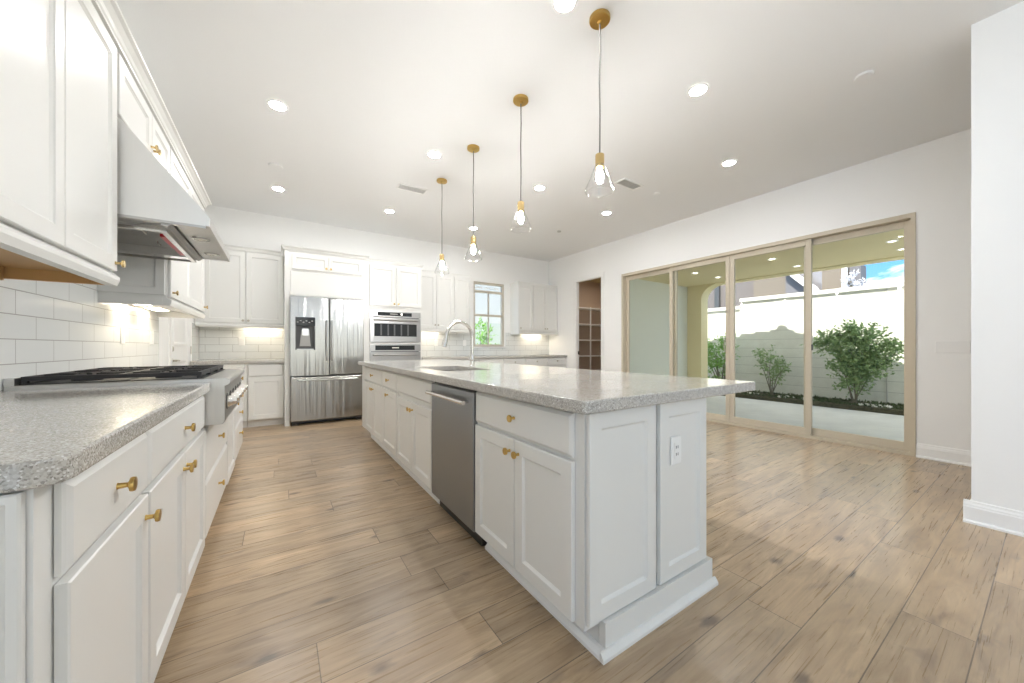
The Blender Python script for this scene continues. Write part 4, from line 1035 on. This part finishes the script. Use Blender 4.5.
pr = [(y - dy, z - dz) for y, z in pr]
pts = [(pr[0][0] + 1.5, pr[0][1] - 0.1)] + pr + [(pr[-1][0] - 1.6, pr[-1][1] - 0.5)]
m = MB()
out = [(y, z) for y, z in pts] + [(pts[-1][0], 2.752), (pts[0][0], 2.752)]
vs = [m.b.verts.new((XP - 0.02, y, z)) for y, z in out]
es = [m.b.edges.new((vs[i], vs[(i + 1) % len(vs)])) for i in range(len(vs))]
g_ = bmesh.ops.triangle_fill(m.b, use_beauty=True, edges=es)
fs = [f for f in g_['geom'] if isinstance(f, bmesh.types.BMFace)]
e_ = bmesh.ops.extrude_face_region(m.b, geom=fs)
bmesh.ops.translate(m.b, verts=[v for v in e_['geom'] if isinstance(v, bmesh.types.BMVert)], vec=(0.02, 0, 0))
m.box(ax0, XP, -1.2, 5.0, 2.751, 2.80)
struct(m.build('roof_shade_caster', ROOFT), 'unseen roof edge above the patio, shaped to cast the stepped garden wall shade', 'roof')
for x, y, lb in ((6.45, 2.44, 'patio ceiling light seen through the middle door panel, nearer the house'), (7.36, 2.42, 'patio ceiling light seen through the middle door panel, farther out'), (6.47, 3.68, 'patio ceiling light by the arch, nearer the house'), (7.22, 3.65, 'patio ceiling light by the arch, farther out'), (6.66, 1.175, 'patio ceiling light seen through the right door panel, nearer the house'), (7.32, 1.19, 'patio ceiling light seen through the right door panel, farther out')):
    downlight(x, y, lb, z=2.465, r=0.042, lens=PATIOL)

t = thing('planting_bed', 'dark mulch planting bed along the garden wall', 'garden bed', (8.87, 2.5, -0.02))
B(8.455, XG - 0.002, -2.0, 8.0, -0.14, 0.055).build('soil', MULCH, t)
gw = MB(); gw.box(XG, XG + 0.2, -3.0, 4.16, -0.14, 2.17); gw.box(XG, XG + 0.2, 4.16, 9.5, -0.14, 2.00)
gwt = thing('garden_wall', 'white block garden wall behind the planting bed', 'wall', (XG + 0.1, 3, -0.14))
gw.build('blocks', BLOCK, gwt)
m = MB(); m.box(XG - 0.03, XG + 0.23, -3.0, 4.18, 2.171, 2.25); m.box(XG - 0.03, XG + 0.23, 4.185, 9.5, 2.001, 2.08); m.build('cap', TRIM, gwt)
yj = onX(887, 350, XG)[0]
MB().box(XG - 0.012, XG - 0.0005, yj - 0.008, yj + 0.008, 0.06, 2.17).build('joint_strip', VENTGREY, gwt)

def leaf_quad(m, c, d, size, roll):
    d = Vector(d).normalized(); sd = d.cross(Vector((0, 0, 1)))
    if sd.length < 0.05: sd = Vector((1, 0, 0))
    sd.normalize(); up = sd.cross(d)
    sd = (sd * math.cos(roll) + up * math.sin(roll)); c = Vector(c)
    n = sd.cross(d).normalized()
    a = m.b.verts.new(c); b1 = m.b.verts.new(c + d * size * 0.45 + sd * size * 0.24 + n * size * 0.06); e = m.b.verts.new(c + d * size); b2 = m.b.verts.new(c + d * size * 0.45 - sd * size * 0.24 + n * size * 0.06)
    k = m.b.verts.new(c + d * size * 0.5 - n * size * 0.03)
    m.b.faces.new((a, b1, k)); m.b.faces.new((b1, e, k)); m.b.faces.new((e, b2, k)); m.b.faces.new((b2, a, k))
def shrub(name, label, base, blobs, nleaf, leafsize, lm, stems, group=None, cat='shrub', stemr=0.014):
    """blobs: (dx, dy, dz, rx, ry, rz) ellipsoids relative to the base"""
    t = thing(name, label, cat, base, group)
    bx_, by_, bz_ = base
    m = MB()
    tot = sum((b[3] * b[4] * b[5]) ** 0.6 for b in blobs)
    for b in blobs:
        k = int(nleaf * (b[3] * b[4] * b[5]) ** 0.6 / tot)
        # twigs so leaves cluster
        for _ in range(max(3, k // 9)):
            u = Vector((random.gauss(0, 1), random.gauss(0, 1), random.gauss(0, 1))).normalized() * (random.random() ** 0.45)
            c = Vector((bx_ + b[0] + u.x * b[3], by_ + b[1] + u.y * b[4], bz_ + b[2] + u.z * b[5]))
            dr = Vector((u.x, u.y, u.z + 0.5)).normalized()
            for j in range(9):
                p = c + dr * (j * leafsize * 0.32)
                ld = (dr * 0.5 + Vector((random.gauss(0, 1), random.gauss(0, 1), random.gauss(0, 0.7))).normalized())
                leaf_quad(m, p, ld, leafsize * random.uniform(0.7, 1.25), random.uniform(0, 6.28))
    m.build('foliage', lm, t, normals=False)
    m = MB()
    for k in range(stems):
        b = blobs[k % len(blobs)]
        e = Vector((bx_ + b[0] + random.uniform(-.5, .5) * b[3], by_ + b[1] + random.uniform(-.5, .5) * b[4], bz_ + b[2] + b[5] * random.uniform(0, 0.6)))
        s0 = Vector((bx_ + random.uniform(-.03, .03), by_ + random.uniform(-.03, .03), bz_ + 0.001))
        mid = s0.lerp(e, 0.5) + Vector((random.uniform(-.03, .03), random.uniform(-.03, .03), 0.06))
        m.tube([s0, mid, e], [stemr, stemr * 0.7, stemr * 0.3], 6)
    m.build('stem', BARK, t)
    return t
shrub('garden_shrub', 'large bushy green shrub behind the right door panel', (8.84, 2.03, 0.055), [
    (0, 0.05, 0.98, 0.20, 0.28, 0.20), (0, 0.34, 1.10, 0.14, 0.14, 0.13), (0, 0.08, 1.25, 0.12, 0.12, 0.12), (0, -0.18, 1.16, 0.16, 0.14, 0.14), (0, -0.40, 0.90, 0.14, 0.16, 0.14), (0, 0.05, 0.66, 0.20, 0.24, 0.20), (0, -0.20, 0.66, 0.18, 0.20, 0.16), (0, 0.04, 0.38, 0.13, 0.13, 0.14), (0, 0.54, 1.03, 0.06, 0.07, 0.06), (0, -0.54, 0.98, 0.05, 0.05, 0.05)],
    6500, 0.066, LEAF_A, 7, stemr=0.011)
shrub('garden_shrub', 'small airy green shrub behind the middle door panel', (8.88, 3.36, 0.055), [
    (0, 0.05, 0.62, 0.14, 0.16, 0.20), (0, 0.22, 0.78, 0.08, 0.08, 0.09), (0, -0.14, 0.56, 0.12, 0.11, 0.12), (0, 0.02, 0.86, 0.06, 0.06, 0.08), (0, -0.05, 0.36, 0.12, 0.12, 0.14), (0, -0.25, 0.64, 0.06, 0.06, 0.06)],
    900, 0.058, LEAF_A, 7, stemr=0.009)
shrub('garden_shrub', 'tall green shrub seen through the arch beside the door mullion', (8.88, 4.42, 0.055), [
    (0, 0.10, 0.92, 0.2, 0.24, 0.24), (0, -0.22, 0.95, 0.14, 0.16, 0.12), (0, 0.35, 0.75, 0.16, 0.2, 0.22), (0, 0.15, 0.5, 0.2, 0.26, 0.26), (0, -0.12, 1.15, 0.1, 0.12, 0.08), (0, -0.1, 0.6, 0.12, 0.12, 0.12)],
    1900, 0.062, LEAF_B, 9)
m = MB()
for _ in range(2600):
    y = random.uniform(0.4, 5.6); x = random.uniform(8.47, 9.2)
    if any((x - 8.86) ** 2 + (y - q) ** 2 < 0.045 for q in (2.03, 3.36, 4.42)): continue
    leaf_quad(m, (x, y, 0.0565), (random.gauss(0, .6), random.gauss(0, .6), random.uniform(.3, 1)), random.uniform(0.03, 0.075), random.uniform(0, 6))
tag(m.build('ground_cover', LEAF_C, normals=False), 'low dark ground cover plants in the bed', 'ground cover', kind='stuff')
m = MB()
for cy, n_ in ((1.72, 26), (3.0, 10), (3.75, 14), (2.75, 8)):
    for _ in range(n_):
        r_ = random.uniform(0.018, 0.04); p = (random.uniform(8.55, 8.85), cy + random.gauss(0, 0.12), 0.0558)
        m.lathe([(r_ * 0.7, 0), (r_, r_ * 0.35), (r_ * 0.7, r_ * 0.8), (0, r_)], p, 'Z', 7)
tag(m.build('pebbles', STONE, smooth=True), 'scattered white pebbles in the planting bed', 'pebbles', kind='stuff')

# neighbouring houses beyond the garden wall
XH = 16.0
t = thing('neighbor_house', 'mauve and tan neighbouring house beyond the garden wall on the left', 'house', (XH + 2, 7.0, 0))
ya, yb, yc, yd = onX(700, 300, XH)[0], onX(757, 290, XH)[0], onX(790, 285, XH)[0], onX(803, 280, XH)[0]
B(XH + 0.3, XH + 5, yb, ya + 3, -0.1, 4.6).build('wall', NBR2, t)
B(XH - 0.3, XH + 4, yc, yb - 0.001, -0.1, 4.0).build('wall', NBR, t)
MB().box(XH + 0.15, XH + 0.29, yb + 1.55, yb + 1.75, 0, 4.6).build('downspout', DGREY, t)
MB().prism([(XH - 0.4, yc - 0.001, 4.4), (XH - 0.4, yd - 0.25, 3.45), (XH - 0.4, yd - 0.45, 3.05), (XH - 0.4, yc - 0.001, 3.0)], (4, 0, 0)).build('roof', ROOFT, t)
MB().prism([(XH - 0.55, yc - 0.05, 4.05), (XH - 0.55, yd - 0.55, 3.15), (XH - 0.55, yd - 0.62, 3.0), (XH - 0.55, yd - 0.4, 3.0), (XH - 0.55, yc - 0.05, 3.8)], (0.12, 0, 0)).build('fascia', TRIM, t)
t = thing('neighbor_house', 'narrow tan neighbouring house beside the pale blossoming tree', 'house', (XH + 2, 4.2, 0))
ye, yf_ = onX(822, 280, XH)[0], onX(843, 280, XH)[0]
B(XH, XH + 0.9, yf_, ye, -0.1, 4.3).build('wall', NBR, t)
B(XH - 0.06, XH - 0.001, yf_ - 0.12, yf_ + 0.02, -0.1, 4.3).build('corner_trim', TRIM, t)
B(XH + 0.2, XH + 0.8, yf_ - 0.40, yf_ - 0.121, -0.1, 3.85).build('side_wing', ROOFT, t)
yt = onX(853, 278, XH - 1)[0]
shrub('blossom_tree', 'pale blossoming tree top above the garden wall', (XH - 1, yt, -0.1), [(0, 0, 3.32, 0.12, 0.13, 0.16), (0, 0.06, 3.1, 0.1, 0.1, 0.12), (0, -0.05, 3.0, 0.12, 0.14, 0.14)], 420, 0.08, BLOSSOM, 5, cat='tree', stemr=0.05)

# beyond the small back window
t = thing('back_garden_wall', 'white block wall outside the small back window', 'wall', (4.9, 8.7, -0.14))
B(2.2, 9.0, 8.6, 8.8, -0.14, 1.75).build('blocks', GREYW, t)
B(2.0, 9.2, 11.0, 11.2, -0.14, 4.35).build('far_wall', PALEW, t)
shrub('window_shrub', 'bright green shrub outside the small back window', (4.15, 7.55, -0.02), [(0, 0, 1.1, 0.2, 0.2, 0.35), (0.0, 0, 0.7, 0.25, 0.25, 0.4), (0.12, 0.1, 1.45, 0.12, 0.12, 0.2), (-0.12, 0, 1.55, 0.1, 0.1, 0.15)], 1500, 0.06, LEAF_B, 7)
struct(B(-3.0, 8.45, YB + 0.16, 14, -0.2, -0.03).build('ground_back', CONCRETE), 'pale ground outside the back wall', 'ground')
struct(B(XG + 0.2, 30, -12, 20, -0.3, -0.15).build('ground_far', MULCH), 'ground beyond the garden wall', 'ground')
struct(B(-8, 8.4, -16, YF - 0.16, -0.3, -0.05).build('ground_front', CONCRETE), 'pale paving outside the living room windows', 'ground')
struct(B(-9, 12, -10.2, -10.0, -0.3, 2.6).build('wall_sky_block', STUCCO2), 'added pale wall blocking blue sky outside the living room windows', 'wall')  # unseen wall added to keep blue sky out of reflections and fill
